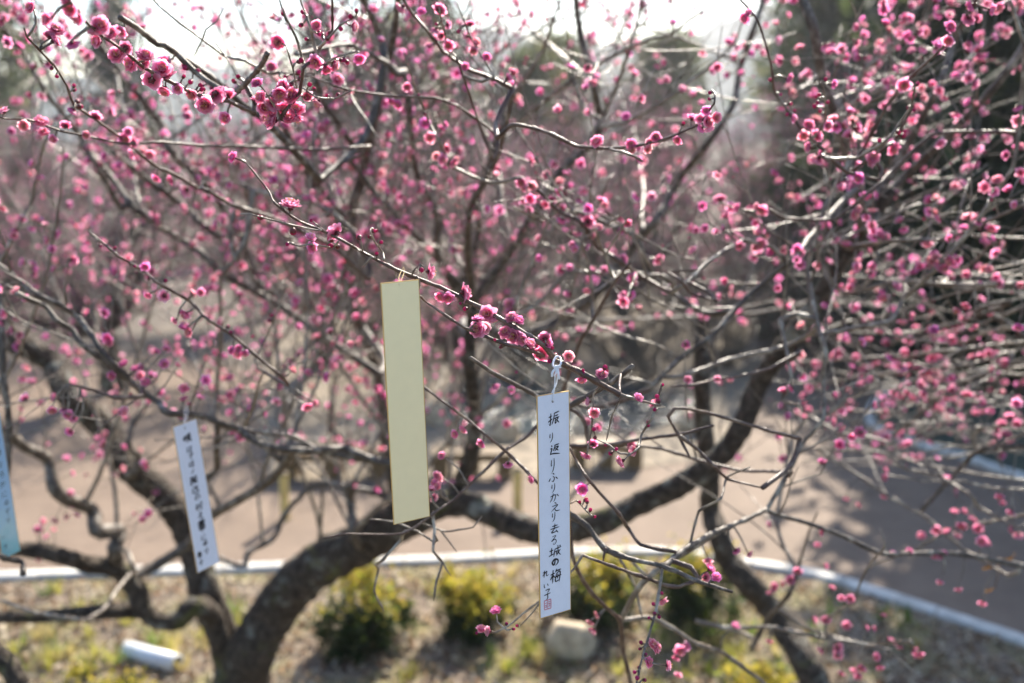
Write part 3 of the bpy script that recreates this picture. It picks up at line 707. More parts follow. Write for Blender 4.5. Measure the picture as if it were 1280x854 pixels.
# focus branch
B(A, 1.9, 1.68, 9, 7.5, '690,650 697,560 700,520 713,508 745,490 770,474 791,457', 0)
B(A, 1.9, 1.66, 8, 5.5, '694,560 690,520 671,496 640,478 612,463 588,447', 0)
B(A, 1.69, 1.64, 4.5, 4.5, '776,468 774,480 775,493', 0)
B(A, 1.64, 1.56, 9.5, 2.4, '775,494 760,485 730,468 700,452 675,429 650,414 625,399 595,382 557,362 524,349 494,337 456,317 434,304 400,287 375,277 352,259 337,240 319,217 307,203', 0)
B(A, 1.64, 1.62, 5, 2, '775,493 788,497 800,501 815,504 832,509', 0)
B(A, 1.61, 1.57, 5.5, 2.6, '702,454 685,446 662,438 632,430 602,419 580,409 557,394 531,377 512,360 498,350', 0)
B(A, 1.57, 1.56, 3, 2, '423,302 410,306 395,309 375,308 360,303', 0)
B(A, 1.57, 1.56, 2.6, 2, '397,288 383,285 363,282 345,277 320,271 300,268', 0)
B(A, 1.58, 1.57, 3.2, 1.6, '480,325 475,313 470,304 466,292 464,285', 0)
B(A, 1.58, 1.57, 2.6, 2, '453,314 452,306 451,299', 0)
B(A, 1.58, 1.59, 2.6, 1.8, '463,322 458,329 452,335', 0)
B(A, 1.57, 1.56, 2.2, 1.6, '406,289 396,281 389,275', 0)
B(A, 1.59, 1.58, 3, 1.6, '515,344 518,337 525,330', 0)
B(A, 1.59, 1.6, 2.2, 1.6, '494,337 495,345 500,352', 0)
B(A, 1.59, 1.59, 2.2, 1.6, '524,350 525,357 523,361', 0)
B(A, 1.63, 1.63, 3.5, 2.4, '798,560 805,546 815,523 824,498 827,480', 0)
B(A, 1.63, 1.64, 3, 2, '815,523 822,510 832,509', 0)
B(A, 1.63, 1.63, 2.6, 1.8, '800,558 788,567 775,567 762,557 745,549', 0)
B(A, 1.68, 1.7, 3, 2, '742,492 741,510 740,538 736,558 734,568', 0)
B(A, 1.65, 1.7, 2.6, 1.8, '777,494 765,521 758,551', 0)
# lower centre, moderately near
B(A, 1.9, 1.8, 10, 5, '692,600 700,628 712,642 735,660 757,686 790,697 827,707 860,718 874,723 915,740', 0)
B(A, 1.85, 1.75, 5.5, 4, '874,724 850,736 835,735 800,720 760,704 728,694', 0)
B(A, 1.85, 1.85, 4.5, 3.5, '757,685 755,695 754,702', 0)
B(A, 1.83, 1.66, 4.5, 2, '829,706 827,725 818,765 812,792 806,816 799,838 796,858 792,880', 0)
B(A, 1.85, 2.4, 8, 7, '832,707 848,688 860,677 890,668 930,650 958,637')
B(DD, 3.3, 2.4, 12, 8, '1400,730 1280,705 1200,692 1140,690 1090,685 1050,668 1010,655 970,643 958,637')
B(A, 2.4, 2.6, 7, 6, '958,637 983,597 1005,556 1026,522 1029,480 1027,440 1018,400 1012,334 1024,262 1046,227 1063,195')
B(A, 2.9, 2.6, 17, 13, '1078,280 1070,235 1060,190 1035,130 1025,95 1012,40 1002,-10 998,-40')
B(A, 1.9, 1.85, 5, 4, '845,690 800,680 790,668 773,641 750,616 733,596 720,576 712,560', 0)
B(A, 1.7, 1.72, 3.2, 2, '700,622 711,626 723,631 733,638 737,643', 0)
B(A, 2.1, 1.9, 5.5, 2.2, '700,505 660,545 631,563 611,583 591,603 568,626 543,641 521,659 503,668 470,671 430,669 405,673', 0)
B(A, 2.0, 2.0, 3, 2, '543,678 521,665 493,655 463,649', 0)
B(A, 2.0, 1.95, 4.5, 2.2, '541,644 544,660 543,685 553,703 546,725 542,751', 0)
B(A, 1.97, 1.97, 2.6, 1.8, '552,700 558,712 564,720', 0)
B(A, 2.0, 2.0, 3, 2, '530,655 556,665 591,659 602,646', 0)
B(A, 2.0, 2.0, 2.6, 1.6, '550,662 562,678 571,690', 0)
B(A, 2.0, 2.1, 4, 3, '502,669 500,678 480,698 468,708 470,716 466,742 480,764', 0)
B(A, 1.9, 1.9, 4.8, 3, '680,610 668,598 640,572 611,546 586,526 561,506 533,487 520,478', 0)
B(A, 1.75, 1.8, 3.4, 2, '690,740 668,752 655,765 640,776 621,785 596,790', 0)
B(A, 1.75, 1.78, 2.6, 1.8, '676,752 664,768 650,783', 0)
B(A, 2.0, 2.4, 5, 6, '712,650 714,690 723,713 740,738 760,758 775,775 780,815 592,860'.replace('592,860', '790,860'))
B(A, 2.3, 2.7, 7, 6, '776,775 815,773 840,783 865,798 903,815 928,833 950,850 980,880')
B(A, 2.2, 2.2, 4, 3, '770,690 784,715 795,735 803,773', 0)
# right of the written card
B(A, 2.1, 1.95, 5, 3.5, '1000,548 960,538 930,529 890,518 853,509 845,512', 0)
B(A, 1.95, 1.95, 4.5, 3.5, '860,511 842,510 835,521 848,543 863,573', 0)
B(A, 1.95, 2.0, 5, 3, '850,545 875,564 890,581 913,601 953,610', 0)
B(A, 2.0, 1.95, 4, 2.5, '860,690 875,640 898,621 915,601 938,584', 0)
B(A, 2.2, 2.0, 5.5, 4, '690,560 712,558 760,554 805,548 850,541 892,532', 0)
B(A, 2.4, 2.2, 4.5, 3, '1000,440 960,462 923,470 896,476 865,481 838,483', 0)
B(A, 2.6, 2.5, 7, 6, '985,432 960,438 913,450 853,470 830,472')
B(A, 2.6, 2.5, 9, 7, '1010,300 985,325 960,349 923,384 885,422 853,448 830,466 812,487')
B(A, 2.4, 2.2, 5, 4, '990,590 918,585 873,576 830,563 780,555')
B(A, 2.6, 2.4, 5, 4, '640,395 690,264 703,247 708,231', 0)
B(A, 2.4, 2.3, 4, 2.5, '693,266 678,275 660,268 640,257', 0)
B(A, 2.5, 2.3, 7, 5, '800,345 770,325 750,307 723,282 698,262 673,239 650,222')
B(A, 2.7, 2.6, 8, 6, '820,350 795,294 770,283 745,274 715,262')
B(A, 2.6, 2.2, 6, 3.5, '700,500 725,427 733,414 748,387 768,352 789,327', 0)
B(A, 2.3, 2.1, 4, 2.2, '768,351 760,339 757,317 770,297 780,279 793,260', 0)
B(A, 2.3, 2.2, 4, 3, '757,320 750,305 745,285', 0)
B(A, 2.4, 2.3, 4, 3, '740,372 740,364 735,327 725,299', 0)
B(A, 2.6, 2.6, 5.5, 5, '830,345 800,341 755,341 710,339')
B(A, 2.3, 2.3, 4.5, 3.5, '895,376 865,367 848,352 838,339 873,337', 0)
B(A, 2.5, 2.4, 6, 5, '930,300 885,327 855,354 840,365')
B(A, 2.2, 2.0, 5, 2.6, '1100,225 1062,213 1035,197 1020,180 1005,160 988,135 975,110 961,83 939,37 920,0 912,-20', 0)
B(A, 2.1, 1.9, 4.5, 2.2, '1035,198 1078,194 1095,185 1115,170 1133,150 1143,130 1145,104', 0)
B(A, 2.3, 2.1, 5, 3, '1063,215 1095,190 1122,174 1144,128', 0)
B(A, 2.3, 1.9, 4.5, 3, '1080,185 1085,168 1110,130 1135,100 1175,60 1213,17 1230,-15', 0)
B(A, 2.1, 2.0, 3, 2, '1032,150 1026,140 1026,118 1027,100', 0)
B(A, 2.4, 2.4, 5, 4, '1190,165 1160,170 1120,210 1090,235 1040,275 985,272 960,262', 0)
B(A, 3.2, 2.9, 6, 5, '1045,120 1080,90 1120,55 1160,25 1200,0')
B(A, 2.6, 2.2, 6, 5, '1060,412 1100,404 1120,394 1140,374 1165,339 1190,309 1213,282 1255,214 1270,150 1275,60 1262,0')
B(A, 2.7, 2.3, 6, 3.5, '1060,310 1090,305 1135,303 1180,298 1210,290 1236,277 1280,255 1320,238')
B(A, 2.8, 2.5, 6, 4, '1050,366 1073,364 1123,351 1180,354 1223,356 1280,356 1330,352')
B(A, 2.9, 2.7, 4, 2.5, '1200,340 1220,325 1240,302')
# limbs of tree B on the right
B(BB, 4.7, 4.4, 52, 34, '1030,1000 1018,880 1003,830 985,788 960,755 930,725 905,695')
B(BB, 4.4, 4.2, 33, 22, '908,700 897,670 893,640 888,590 880,545 872,470 880,400')
B(DD, 3.1, 3.6, 8, 7, '1290,445 1248,463 1195,480 1160,500 1100,558')
B(DD, 3.0, 3.6, 8, 5, '1320,425 1270,430 1180,438 1125,446 1073,448 995,453')
B(DD, 3.0, 3.6, 8, 7, '1266,377 1236,391 1200,404 1150,415 1110,430')
B(DD, 3.0, 3.4, 7, 5, '1300,404 1267,408 1236,414 1210,427 1160,428')
B(DD, 3.1, 3.4, 8, 7, '1228,384 1213,395 1195,406')
B(DD, 3.2, 3.6, 6, 4, '1240,470 1190,490 1140,505 1100,515 1050,512 990,520')
B(DD, 3.2, 3.6, 6, 4, '1262,440 1200,455 1140,462 1080,470 1020,480')
B(DD, 3.0, 3.4, 9, 7, '1340,560 1290,557 1243,558 1220,566 1210,590 1195,603 1150,640')
B(DD, 3.0, 3.3, 6, 5, '1290,530 1245,538 1222,548 1222,562')
B(DD, 3.0, 3.4, 6, 5, '1260,720 1210,690 1160,648 1110,620 1060,585 1020,560')
B(DD, 3.0, 3.4, 7, 4, '1275,660 1233,638 1210,618 1178,596 1130,585 1085,562 1000,560')
B(DD, 3.0, 3.3, 6, 4, '1300,640 1240,655 1190,665 1140,690')
B(BB, 3.2, 2.7, 6, 4, '925,790 868,773 903,780 962,782 1010,790 1043,799 1085,810 1113,813')
B(BB, 3.0, 2.8, 5, 4, '1085,808 1110,803 1140,802')
B(BB, 3.2, 2.9, 8, 6, '940,810 962,776 980,738 997,715')
B(BB, 3.0, 2.8, 4, 2.4, '995,720 999,703 1015,663 1022,640', 0)
B(BB, 2.8, 2.5, 3.5, 2.4, '1035,772 1048,763 1068,753 1080,728 1093,705 1098,678 1100,660', 0)
B(BB, 2.7, 2.6, 2.6, 1.8, '1093,706 1112,699 1130,691', 0)
B(BB, 3.1, 3.0, 5, 3, '990,545 1010,520 1040,540 1080,545 1120,555')
B(A, 2.5, 2.4, 6, 3.5, '975,400 985,470 980,500 990,505 1000,500')
# dark stick at the left edge
B(CC, 2.7, 2.7, 10, 9, '-24,720 -8,640 3,540 3,460 3,354', 0)
B(CC, 3.2, 3.2, 36, 26, '-60,800 -10,826 12,842 24,870 30,900')
B(CC, 2.5, 2.45, 7, 8, '-30,650 10,690 20,706 29,717', 0)
B(CC, 3.0, 2.6, 6, 3, '-40,560 20,440 60,350 75,250 80,180')
B(CC, 3.0, 2.6, 6, 3, '-40,420 10,330 30,250 60,180 110,120')

# every twig grows from somewhere: join loose roots to the nearest thicker limb of the same tree
for i, b in enumerate(list(BR)):
    x, y, dd = proj(b['p'][0])
    if not (-60 < x < 1340 and -60 < y < 900) or b['wm'] > 40: continue
    best = None
    for c in BR:
        if c is b or c['tree'] != b['tree']: continue
        k = np.linalg.norm(c['p'] - b['p'][0], axis=1); j = int(np.argmin(k))
        if k[j] < c['r'][j] + b['r'][0] + 0.006: best = None; break
        if c['wm'] > b['wm'] * 0.9 and b['w'] > 0:
            q = k[j] * (1.0 if c['wm'] > b['wm'] * 1.3 else 1.5)
            if best is None or q < best[0]: best = (q, c, j)
    if best and best[0] < 0.75:
        c, j = best[1], best[2]; t0 = nrm(b['p'][0] - b['p'][min(3, len(b['p']) - 1)]); L = np.linalg.norm(c['p'][j] - b['p'][0])
        pts, rad = catmull([c['p'][j], (c['p'][j] + b['p'][0]) / 2 + t0 * L * 0.2, b['p'][0]], [b['r'][0] * 1.15, b['r'][0] * 1.05, b['r'][0]], 0.02)
        b['p'] = np.vstack([pts[:-1], b['p']]); b['r'] = np.concatenate([rad[:-1], b['r']])
for k in range(16):
    y0 = rng.uniform(290, 640); x0 = rng.uniform(1290, 1340); L = rng.uniform(110, 380); sl = rng.normal(0.06, 0.16) if y0 > 280 else rng.normal(0.42, 0.14)
    d0 = rng.uniform(2.5, 3.7); n_ = 5
    px_ = ' '.join('%.1f,%.1f' % (x0 - L * q, y0 + L * q * sl + (18 + 3 * (k % 5)) * math.sin(q * 2.6 + k) * q + rng.normal(0, 2)) for q in np.linspace(0, 1, n_))
    B(DD, d0, d0 + rng.uniform(0, 0.5), 5.2, 2.4, px_, None if k % 5 == 0 else 0)
for k in range(9):
    y0 = rng.uniform(120, 330); x0 = rng.uniform(960, 1180); L = rng.uniform(90, 240); sl = rng.normal(0.55, 0.15); d0 = rng.uniform(2.7, 3.8)
    px_ = ' '.join('%.1f,%.1f' % (x0 + L * q, y0 - L * q * sl + 8 * math.sin(q * 2 + k) + rng.normal(0, 2)) for q in np.linspace(0, 1, 5))
    B(A, d0, d0 + rng.normal(0, 0.2), 3.6, 2.0, px_)
# ------------------------------------------------------------------ side shoots
FIX_N = len(BR)
NODES = []          # candidate flower nodes: pos, dir, tree
def rho(x, y):
    if y < 430:
        if x < 430: return 0.31
        if x < 950: return 0.22
        return 0.37 if y < 250 else 0.16
    if y < 560: return 0.22 if x < 500 else (0.14 if x < 960 else 0.20)
    return 0.10 if x < 900 else 0.16
TW = {k: MB() for k in (A, BB, CC, DD)}
FREE = {k: [] for k in TW}
BUDS = {k: [] for k in TW}
def shoot(tree, p, d, L, r0, lvl=0, dmin=2.15):
    r0 *= 0.85
    n = max(3, int(L / 0.07)); pts, rad = wander(p, d, L, r0, 0.0011, n, 0.10, 0.015)
    x, y, dd = proj(pts[-1])
    if min(proj(q)[2] for q in pts) < dmin or len(pts) < 2: return
    if y > 590 and (690 < x < 1250 or rng.random() < 0.55): return
    tube(TW[tree], *catmull(pts, rad, 0.05), 4 if dd > 2.6 else 5, 0, None, 0.05)
    ro = rho(x, y) * (0.2 if rng.random() < 0.45 else 1.45)      # flowers gather on some shoots and leave others bare
    for i in range(len(pts) - 1):
        tan = nrm(pts[i + 1] - pts[i])
        for _ in range(2):
            if rng.random() < ro * 0.8:
                pp = pts[i] + (pts[i + 1] - pts[i]) * rng.uniform(0, 1)
                ax = nrm(rng.standard_normal(3) * 0.9 - tan * 0.1 + np.array([0, -0.25, 0.05]))
                if rng.random() < 0.75: FREE[tree].append((pp + ax * 0.008, ax, rng.uniform(0.026, 0.037)))
                else: BUDS[tree].append((pp + ax * 0.004, ax, rng.uniform(0.006, 0.010)))
        if lvl == 0 and rng.random() < 0.55 and i > 0:
            shoot(tree, pts[i], side_dir(tan, 0.15, 0.8), rng.uniform(0.06, 0.28), r0 * 0.6, 1, dmin)
for b in list(BR):
    if b['shoots'] == 0 or b['d'] < 2.25: continue
    p_, r_ = b['p'], b['r']
    L = np.concatenate([[0], np.cumsum(np.linalg.norm(np.diff(p_, axis=0), axis=1))]); s_ = rng.uniform(0.05, 0.2)
    while s_ < L[-1]:
        i = min(len(p_) - 2, int(np.searchsorted(L, s_))); x, y, dd = proj(p_[i])
        dens = 1.0 if y < 420 else 0.6
        if y < 640 or x > 950:
            tan = nrm(p_[i + 1] - p_[i])
            shoot(b['tree'], p_[i], side_dir(tan, rng.uniform(0.0, 0.5), 0.85), rng.uniform(0.12, 0.55), min(0.0035, r_[i] * 0.6))
        s_ += rng.uniform(0.045, 0.15) / dens * (1 if b['wm'] < 14 else 1.6)
# extra middle-depth branches of tree A's and B's crowns
def fill(tree, n, dsel, xr, yr, upz, Lr):
    cand = [b for b in BR[:FIX_N] if b['tree'] == tree and b['wm'] > 7 and b['d'] > 2.9]
    k = 0; tries = 0
    while k < n and tries < 4000:
        tries += 1
        b = cand[rng.integers(len(cand))]; i = rng.integers(1, len(b['p']) - 1); p0 = b['p'][i]
        d = nrm(rng.standard_normal(3) * np.array([0.9, 0.7, 0.5]) + np.array([0, 0.25, upz])); L = rng.uniform(*Lr)
        pts, rad = wander(p0, d, L, min(b['r'][i] * 0.5, 0.010), 0.003, 9, 0.10, 0.02)
        x, y, dd = proj(pts[-1]); xm, ym, dm = proj(pts[4])
        if not (dsel[0] < dd < dsel[1] and xr[0] < x < xr[1] and yr[0] < y < yr[1]): continue
        if min(proj(q)[2] for q in pts) < 2.7 or max(proj(q)[1] for q in pts[3:]) > 560: continue
        tube(TW[tree], *catmull(pts, rad, 0.06), 6, 0, None, 0.05)
        for j in range(2, len(pts)):
            for _ in range(2):
                shoot(tree, pts[j], side_dir(nrm(pts[j] - pts[j - 1]), 0.2, 0.8), rng.uniform(0.15, 0.5), 0.003)
        k += 1
fill(A, 34, (2.8, 6.8), (-150, 640), (-200, 470), 1.0, (0.8, 2.2))
fill(A, 22, (2.8, 6.8), (500, 1350), (-200, 420), 0.9, (0.8, 2.0))
fill(DD, 3, (2.9, 6.0), (1000, 1450), (380, 620), 0.1, (0.7, 1.5))

# ------------------------------------------------------------------ flowers seen one by one: x, y, size in photo pixels
FL = '''363,259,23 420,291,21 388,298,13 389,309,12 536,340,17 579,366,20 552,369,15 560,372,13 610,393,20 617,397,14 598,412,19 606,410,14 597,400,14
638,381,20 636,390,19 647,402,14 632,416,15 643,420,18 654,424,15 661,431,15 675,443,21 681,423,15 684,430,12 710,446,14 720,454,15 727,473,13 752,470,15 640,398,15 668,433,13
793,563,13 778,576,15 741,556,11 733,568,14 737,502,9 743,516,10 734,528,11 797,498,10 828,751,9 810,828,11 819,505,8
85,2,15 98,20,22 88,12,18 70,38,18 62,46,16 125,32,22 118,36,18 124,52,18 140,42,17 152,38,16 147,70,20 157,60,15 165,80,19 182,72,20 190,100,21 203,88,25 208,95,26 207,77,19 206,111,17 90,54,14 257,130,22 270,118,22 283,120,22 283,147,16 222,110,14 240,117,14 179,80,16 60,24,15 40,10,15 68,52,16 104,65,14
348,53,18 397,33,15 395,77,17 448,72,14 407,85,10 417,82,9 343,118,21 350,116,18 365,121,21 341,130,18 342,150,23 372,138,19 363,149,17 355,108,16 330,135,19 384,119,14 398,127,11 402,160,18 421,100,17 440,33,9 340,85,15 327,122,16 333,146,15 371,147,14 321,128,15 352,133,18 322,105,13
119,147,16 92,137,13 155,173,16 165,178,15 166,192,14 187,194,13 112,201,13 125,206,14 146,208,15 158,208,15 233,238,22 215,225,14 196,222,13 145,196,12 160,165,12 110,185,12
5,140,14 30,157,14 51,154,18 54,166,13 82,158,14 67,173,12 106,169,12 292,197,13 250,205,12 268,212,13
584,45,12 594,54,14 592,63,11 608,72,12 588,31,9 549,13,17 559,31,9 546,50,16 545,36,11 561,56,15 552,45,11 582,84,9 503,9,16 527,15,10 634,98,13 643,92,12 649,95,14 536,58,9 640,90,9
507,98,12 509,108,13 511,115,11 489,126,12 499,130,14 505,138,13 513,138,14 515,153,10 521,161,11 531,155,15 538,172,15 552,161,12 556,156,9 558,186,12 552,199,15 565,203,14 556,206,13 546,196,12 570,200,11
747,178,17 789,181,14 790,187,12 809,186,12 820,172,13 813,178,9 848,174,13 865,149,14 875,149,13 884,152,16 886,159,13 895,147,13 883,139,9 878,160,9
932,22,15 936,17,12 929,20,9 985,98,14 987,110,15 990,117,12 991,148,11 1010,157,15 1020,150,15 1034,157,14 1004,169,14 1020,170,17 1013,184,15 1023,198,17 1029,191,12 1041,105,11 1034,128,9 1116,185,17 1090,199,19 1087,203,15 1072,230,20 1074,222,15 1130,106,17 1187,34,15 1186,50,15 1170,58,15 1211,23,16 1215,6,15 1245,8,20 1238,12,15 1200,83,15 1272,133,13 1272,151,15 1226,45,14 1250,35,12 1155,40,14 1140,65,12 1258,40,14
988,247,15 974,228,17 970,215,14 998,317,16 1000,331,14 1067,268,15 1073,262,11 1057,307,16 1099,295,16 1106,297,14 1093,290,12 1070,334,14 1068,343,14 1088,343,14 1104,370,17 1048,358,13 1062,360,13 1073,318,13 1086,315,11 1002,408,14 972,360,9 1022,332,11 1035,282,9
1269,256,11 1240,284,15 1223,278,10 1196,294,15 1205,285,12 1188,298,12 1250,306,14 1240,298,9 1230,301,9 1231,335,14 1236,337,11 1275,356,11 1249,355,14 1224,355,10 1163,327,15 1150,334,12 1175,330,16 1190,325,17 1195,328,12 1187,345,14 1142,341,12 1180,335,14 1170,322,12 1247,226,15 1258,194,12 1273,408,14 1208,381,13 1197,388,12 1216,408,13 1238,392,10
652,228,15 656,235,12 665,233,13 660,247,9 674,250,9 662,261,10 700,228,14 706,245,16 698,230,12 702,259,10 735,277,17 742,272,13 748,286,13 740,294,10 722,290,13 702,275,13 777,288,11 785,280,9 822,323,18 779,324,15 790,347,13 836,253,12 821,273,11 830,272,11 740,338,12 755,338,12 702,337,15 712,335,11 734,362,12 746,366,11 673,323,10 716,306,11 718,310,10 733,308,10 900,250,17 893,251,12 922,260,13 953,262,16 947,258,11 862,284,14 870,289,11 882,286,12 867,314,14 908,271,14 905,287,13 950,305,16 944,309,12 924,307,13 894,322,10 690,250,12 700,240,14
205,370,15 181,333,12 186,368,10 240,367,12 250,365,12 258,363,15 265,360,13 232,392,15 230,410,14 237,415,14 220,400,11 298,441,15 290,438,11 306,441,11 280,445,9 245,436,9 299,436,10
230,486,14 230,500,13 255,488,14 250,498,12 278,502,13 287,493,14 272,497,10 297,488,11 237,504,10 250,492,11 65,512,13 88,539,13 85,518,13 92,523,12 80,512,12 83,573,11 90,592,11 108,594,10 82,573,11 118,560,15 125,568,14 120,575,13 131,544,12 103,571,13 133,580,11 88,617,12 92,623,13 90,632,12 122,548,11 175,563,10
52,652,14 52,664,15 47,662,13 70,650,13 82,645,12 97,642,12 58,672,11 67,663,10 48,700,8 168,643,9 155,455,13 170,462,14 175,470,13 190,470,15 182,478,13 205,455,13 222,457,9 208,436,11 195,440,12 140,470,12
415,457,15 437,459,15 425,446,12 365,463,13 384,508,14 392,503,9 422,490,9 448,475,12 457,475,12 460,482,12 472,486,12 443,490,11 466,497,11 480,494,12 475,520,12 483,516,11 570,542,12 580,536,8 602,554,11 635,580,7 553,570,11 545,595,10 544,604,10 548,608,11 539,612,10 542,622,11 550,597,9
728,611,15 665,599,9 897,473,11 913,474,10 860,475,8 620,764,13 602,787,9 612,789,9 920,688,11 885,700,12 887,712,15 895,722,12 882,722,11 936,692,10 742,787,13 747,768,9 738,777,9 820,810,13 850,812,16 845,822,10 834,832,11 848,843,10 919,783,13 815,805,10 858,808,12'''
FLB = '''1028,666,11 1022,680,10 1032,708,11 997,713,14 988,725,14 969,734,14 980,730,11 962,742,10 1063,748,13 1052,747,9 1032,776,14 1018,775,11 1058,782,13 1047,810,18 1047,818,14 1027,812,12 1113,803,14 1125,808,10 1148,817,15 1143,812,11 1097,821,12 1070,838,16 1078,834,14 1072,845,12 1100,834,11 1052,841,10 962,800,12 1083,785,10 1095,786,10 1040,735,10 1117,692,10 1137,689,8 1104,770,9
1152,670,13 1170,662,14 1184,666,14 1202,657,15 1222,660,16 1215,650,13 1197,668,12 1228,677,15 1233,680,12 1175,694,13 1168,695,10 1180,692,10 1193,641,13 1205,640,11 1273,668,14 1265,662,11 1198,736,11 1228,753,13 1175,727,8 1250,620,13 1253,630,10 1262,522,15 1252,530,14 1245,545,13 1272,530,14 1258,543,14 1262,550,12 1245,538,12 1240,555,10 1275,527,12 1058,622,11 1074,631,8 1139,570,10 1098,575,13 1106,588,11 1107,597,11 1095,572,10 1131,571,8
1048,441,16 1043,446,13 1070,447,12 990,459,14 1000,453,10 1060,468,13 1078,460,14 1079,470,13 1095,452,11 1110,455,12 1075,480,12 1122,465,15 1138,460,14 1148,460,15 1155,470,15 1160,465,14 1170,463,14 1150,482,15 1143,496,16 1135,490,12 1155,493,12 1125,495,13 1117,490,13 1168,480,13 1178,492,14 1190,488,13 1209,491,16 1192,485,12 1168,508,13 1187,513,12 1197,507,12 1220,515,11 1228,513,12 1105,515,13 1110,519,10 1112,535,13 1132,440,13 1142,443,12 1165,448,14 1172,447,12 1180,450,12 1215,447,13 1227,445,12 1238,440,14 1245,443,11 1257,455,16 1242,462,13 1245,465,10 1018,470,12 1025,480,12 1005,495,13 1003,505,12 1020,455,12 1012,485,12 1010,513,12 1050,535,12 1040,528,13 1049,537,10 1005,522,11 1135,425,14 1120,418,14 1145,410,12 1128,400,14 1138,396,13 1100,412,13 1085,422,13 1108,428,12 1165,420,14 1160,410,12 1177,412,13 1190,425,14 1200,402,15 1195,412,12 1185,418,12 1205,398,12'''
BD = '''329,273,8 366,286,11 416,302,9 422,308,9 416,308,8 525,337,8 585,386,7 586,378,7 450,298,9 465,290,6 468,288,5 475,304,6 464,296,6 471,320,6 360,303,6 389,275,5 630,430,7 628,433,6 618,425,5 694,446,8 690,450,7 755,463,8 758,467,6 822,498,7 824,504,7 820,512,6 812,527,6 809,533,5 827,483,5 741,537,7 744,545,6 770,562,6 760,556,6 766,565,7 797,497,6 578,380,5 690,437,6 700,447,5 727,463,5 731,468,5
730,627,7 734,630,6 725,629,5 737,640,6 741,645,5 803,805,6 802,810,5 818,770,6 823,768,6 812,772,5 798,845,7 803,850,6 795,840,6 827,743,5 805,820,6 800,836,6 818,757,6 640,786,5 648,783,5 632,782,5 596,791,5
380,122,7 386,108,7 393,114,6 370,92,8 378,78,8 360,95,7 366,103,7 373,100,8 352,100,7 432,75,7 424,75,7 415,78,7 430,72,7 408,80,6 414,40,7 425,35,8 404,45,7 400,42,6 380,17,6 379,30,7 386,50,6 355,20,6 371,78,7 442,22,8 446,17,7 410,48,6 397,42,6 424,119,6 412,121,6 234,80,8 236,86,9 243,88,8 240,100,8 249,107,7 250,113,7 256,113,6 237,104,7 228,98,6 295,104,7 300,97,6 305,110,7 298,98,6 264,110,6 255,107,6
890,116,6 889,124,5 853,157,6 817,172,5 660,75,6 656,82,5 548,30,5 541,40,6 575,38,6 577,35,5 510,82,4 521,120,5 531,140,5 1026,120,6 1022,122,5 1026,140,6 1020,133,7 1035,130,6 1024,126,6 985,130,6 984,138,5 987,144,6 993,141,5 1098,178,6 1125,170,8 1120,164,7 1130,165,6 1138,134,7 1143,137,6 1145,108,7 1127,162,6 1031,100,6 964,102,6 975,118,5
125,305,5 145,312,5 167,331,5 187,349,6 205,352,6 234,375,5 283,410,6 290,418,6 318,422,5 340,400,6 342,396,6 90,113,7 92,110,6 95,128,8 97,133,8 90,135,7 66,83,6 70,95,6'''
def parse(s): return [tuple(float(k) for k in q.split(',')) for q in s.split()]
SP = np.concatenate([b['p'][::2] for b in BR]); SO = np.concatenate([[i] * len(b['p'][::2]) for i, b in enumerate(BR)])
SJ = np.concatenate([np.arange(len(b['p']))[::2] for b in BR])
qq = SP - CAM; SD = qq @ FW; SX = 640 + FPX * (qq @ RT) / SD; SY = 427 - FPX * (qq @ UPV) / SD
SR = np.concatenate([b['wm'] * np.ones(len(b['p'][::2])) for b in BR])
STR = np.array([BR[i]['tree'] for i in SO])
NEAR = {k: [] for k in TW}
def attach(x, y, size, tree, bud=False):
    cost = np.hypot(SX - x, SY - y) + 5.0 * SD + np.where(SR > 12, 25, 0) + (np.where((STR == tree) | ((tree == BB) & (STR == DD)), 0, 200))
    i = int(np.argmin(cost)); b = BR[SO[i]]; base = SP[i]; d = SD[i]
    tan = nrm(b['p'][min(len(b['p']) - 1, SJ[i] + 1)] - b['p'][max(0, SJ[i] - 1)])
    dist = math.hypot(SX[i] - x, SY[i] - y)
    tree = b['tree']
    if bud: dia = size * d / FPX
    else:
        blur = 25 / 1000 * FPX * abs(1 / 1.6 - 1 / d) * 0.35
        dia = float(np.clip((size * 1.08 - blur) * d / FPX, 0.018, 0.031)) * 1.27
    pos = P(x, y, d + rng.normal(0, 0.004))
    out = pos - base
    if dist * d / FPX < dia * 0.55 + 0.004:              # sits on the twig
        side = -FW * rng.uniform(0.5, 1.4) if rng.random() < 0.75 else FW * 0.4
        ax = nrm(nrm(out + 1e-6) * 0.6 + side * 0.8 + rng.standard_normal(3) * 0.5)
        if bud: ax = nrm(nrm(out + 1e-6) + rng.standard_normal(3) * 0.3 + UPV * 0.2)
        st = pos - ax * dia * (0.14 if not bud else 0.1)
        tube(TW[tree], *catmull([base, (base + st) / 2 + rng.normal(0, 0.001, 3), st], [0.0016, 0.0014, 0.0012], 0.005), 4)
    else:                                                # needs a spur of its own
        ax = nrm(out + rng.standard_normal(3) * 0.5 * np.linalg.norm(out) - FW * np.linalg.norm(out) * 0.5)
        st = pos - ax * dia * 0.14
        mid = (base + st) / 2 + np.cross(nrm(out), FW) * rng.normal(0, 0.12) * np.linalg.norm(out)
        tube(TW[tree], *catmull([base, mid, st], [0.0024, 0.002, 0.0014], 0.012), 4, 0, None, 0.05)
    return tree, pos, ax, dia
for s, tr in ((FL, A), (FLB, BB)):
    for x, y, z in parse(s):
        t, pos, ax, dia = attach(x, y, z, tr); NEAR[t].append((pos, ax, dia, z))
for x, y, z in parse(BD):
    t, pos, ax, dia = attach(x, y, z, A, True); BUDS[t].append((pos, ax, dia * 1.05))

